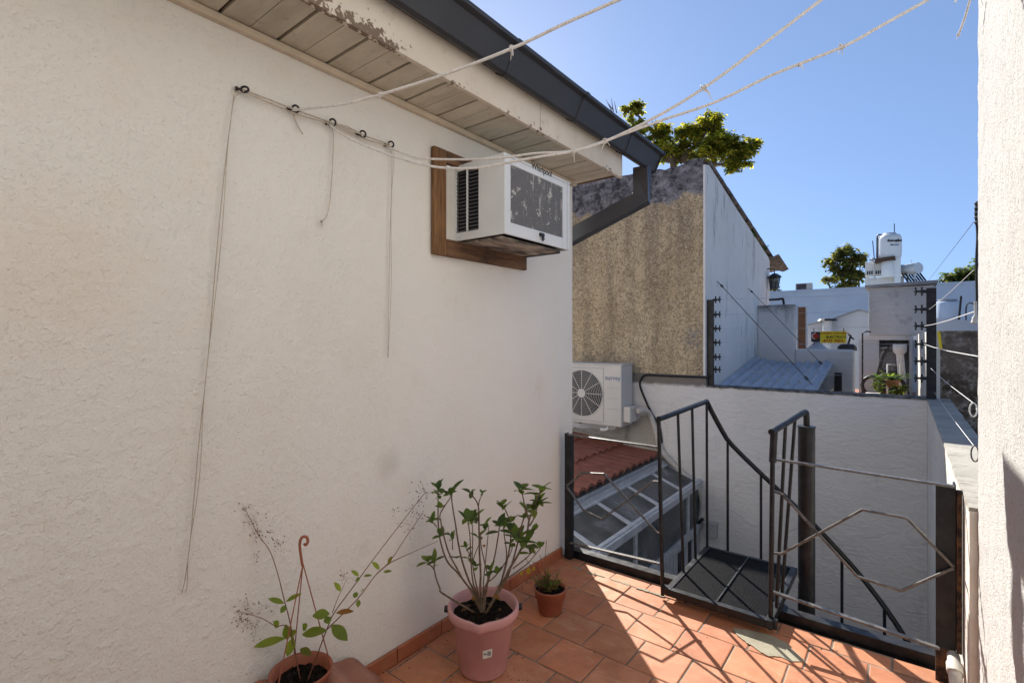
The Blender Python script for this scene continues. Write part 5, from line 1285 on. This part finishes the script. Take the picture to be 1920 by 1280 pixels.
for pts, dz_, r_ in vst:
    P = [at(*Z6(*p), hf + dz_ * (i / (len(pts) - 1)) + (0.0)) for i, p in enumerate(pts)]
    if pts[0][1] > 1050: P[0] = HC + V(((P[0] - HC).x * .4, (P[0] - HC).y * .4, .08))
    # keep every stem on the room side of the wall
    for p in P: p.x = max(p.x, .012)
    S = smooth(P, 5); sm.tube(S, [r_ * (1 - .6 * i / len(S)) for i in range(len(S))], 6)
sm_pts = [(150,310,60,14),(210,380,70,26),(250,440,60,18),(350,510,50,22),(290,440,40,12),(215,575,40,8),(110,880,70,22),(170,820,60,16),(150,920,70,18),(260,830,60,8),(220,950,70,10),(690,680,40,14),(1120,230,60,26),(1080,290,50,12),(1040,400,60,14),(960,330,40,8),(1090,350,50,10)]
for px, py, sp_, n_ in sm_pts:
    c0_ = at(*Z6(px, py), hf)
    for i in range(n_):
        p = at(*Z6(px + rp.gauss(0, .55) * sp_, py + rp.gauss(0, .5) * sp_), hf + rp.uniform(-.05, .03)); p.x = max(p.x, .01)
        s_ = rp.uniform(.0014, .0034); sd.lathe([(0, -s_), (s_, 0), (0, s_)], p, 5)
        if i % 3 == 0: sm.tube([c0_ if c0_.x > .012 else V((.012, c0_.y, c0_.z)), c0_.lerp(p, .5) + V((.004, rp.uniform(-.008,.008), rp.uniform(-.004,.008))), p], .00035, 4)
LG = [(.17,.25,.045),(.21,.29,.05),(.14,.21,.04)]
def big(b, e, wd, c_, droop=.15, dz_=0):
    B = at(*Z6(*b), hf + dz_); Ep = at(*Z6(*e), hf + dz_ - .02); B.x = max(B.x, .015); Ep.x = max(Ep.x, .015); d = Ep - B
    lf.leaf(B, d, (CAM - B).normalized() + V((0, 0, .7)), d.length, wd, droop, c_, .15)
for b, e, wd, c_ in [((380,1005),(205,1040),.034,LG[1]),((470,985),(590,955),.04,LG[0]),((395,1010),(385,940),.034,LG[2]),((425,1000),(385,1105),.034,LG[1]),((410,1000),(430,965),.03,(.20,.24,.05)),((460,1060),(515,1085),.03,(.16,.19,.04)),((625,935),(712,1010),.046,LG[2]),
                     ((615,875),(525,880),.040,LG[0]),((600,890),(610,925),.03,LG[2]),((650,870),(735,855),.022,(.24,.13,.04)),((375,820),(295,790),.022,LG[0]),((385,810),(455,765),.020,LG[0]),((385,830),(355,870),.022,LG[2]),((345,945),(325,915),.026,LG[0]),
                     ((675,755),(645,710),.020,LG[1]),((770,675),(735,645),.017,LG[1]),((795,675),(835,668),.011,LG[2]),((770,680),(760,705),.014,LG[2]),((880,640),(845,600),.018,LG[1]),((900,655),(940,645),.013,LG[2]),((925,615),(940,575),.018,(.17,.16,.05)),((760,760),(745,790),.02,LG[2]),((770,800),(765,840),.018,LG[0]),((780,760),(790,745),.016,LG[0]),((490,960),(480,930),.026,LG[2])]: big(b, e, wd, c_)
sm.build('stems', STEM, hpz); lf.build('leaves', LEAF, hpz); tag(sd.build('seed_heads', STEM, hpz), kind='stuff')
q = MB()      # clay roof tile lying under and beside the pot
ct_ = thing('clay_roof_tile', (.12, 1.25, 0), 'wavy old clay roof tile under the hanging pot', 'roof tile')
ux, uy = V((.35, .94, -.62)).normalized(), None
n_, m_ = 24, 10; vs_ = []
for i in range(n_ + 1):
    for j in range(m_ + 1):
        s_ = i / n_; t_ = j / m_
        x_ = .025 + .30 * t_; y_ = .90 + .56 * s_
        z_ = .262 - .40 * max(0, s_ - .48) * (1 + .2 * t_) + .022 * math.sin(s_ * 2 * math.pi * 2.6 + 1.2)
        vs_.append((x_, y_, z_ - .03 * t_)); 
o_ = len(vs_); vs_ += [(x, y, z - .016) for x, y, z in vs_]
fs_ = [(i*(m_+1)+j, (i+1)*(m_+1)+j, (i+1)*(m_+1)+j+1, i*(m_+1)+j+1) for i in range(n_) for j in range(m_)]
fs_ += [tuple(o_ + v_ for v_ in f[::-1]) for f in fs_]
for i in range(n_):
    for j in (0, m_): a, b = i*(m_+1)+j, (i+1)*(m_+1)+j; fs_.append((a, b, o_ + b, o_ + a))
for j in range(m_):
    for i in (0, n_): a, b = i*(m_+1)+j, i*(m_+1)+j+1; fs_.append((a, b, o_ + b, o_ + a))
q.add(vs_, fs_, smooth=False); q.build('tile', CLAYT, ct_)
bs = MB(); bs.box((.04, .92, 0), (.30, 1.16, .205)); tag(bs.build('brick_stack', CLAYT, None, .006, loc=(.17, 1.04, 0)), 'clay brick support under the wavy roof tile', 'bricks')

for o in bpy.data.objects:
    if '_base' in o.keys(): del o['_base']
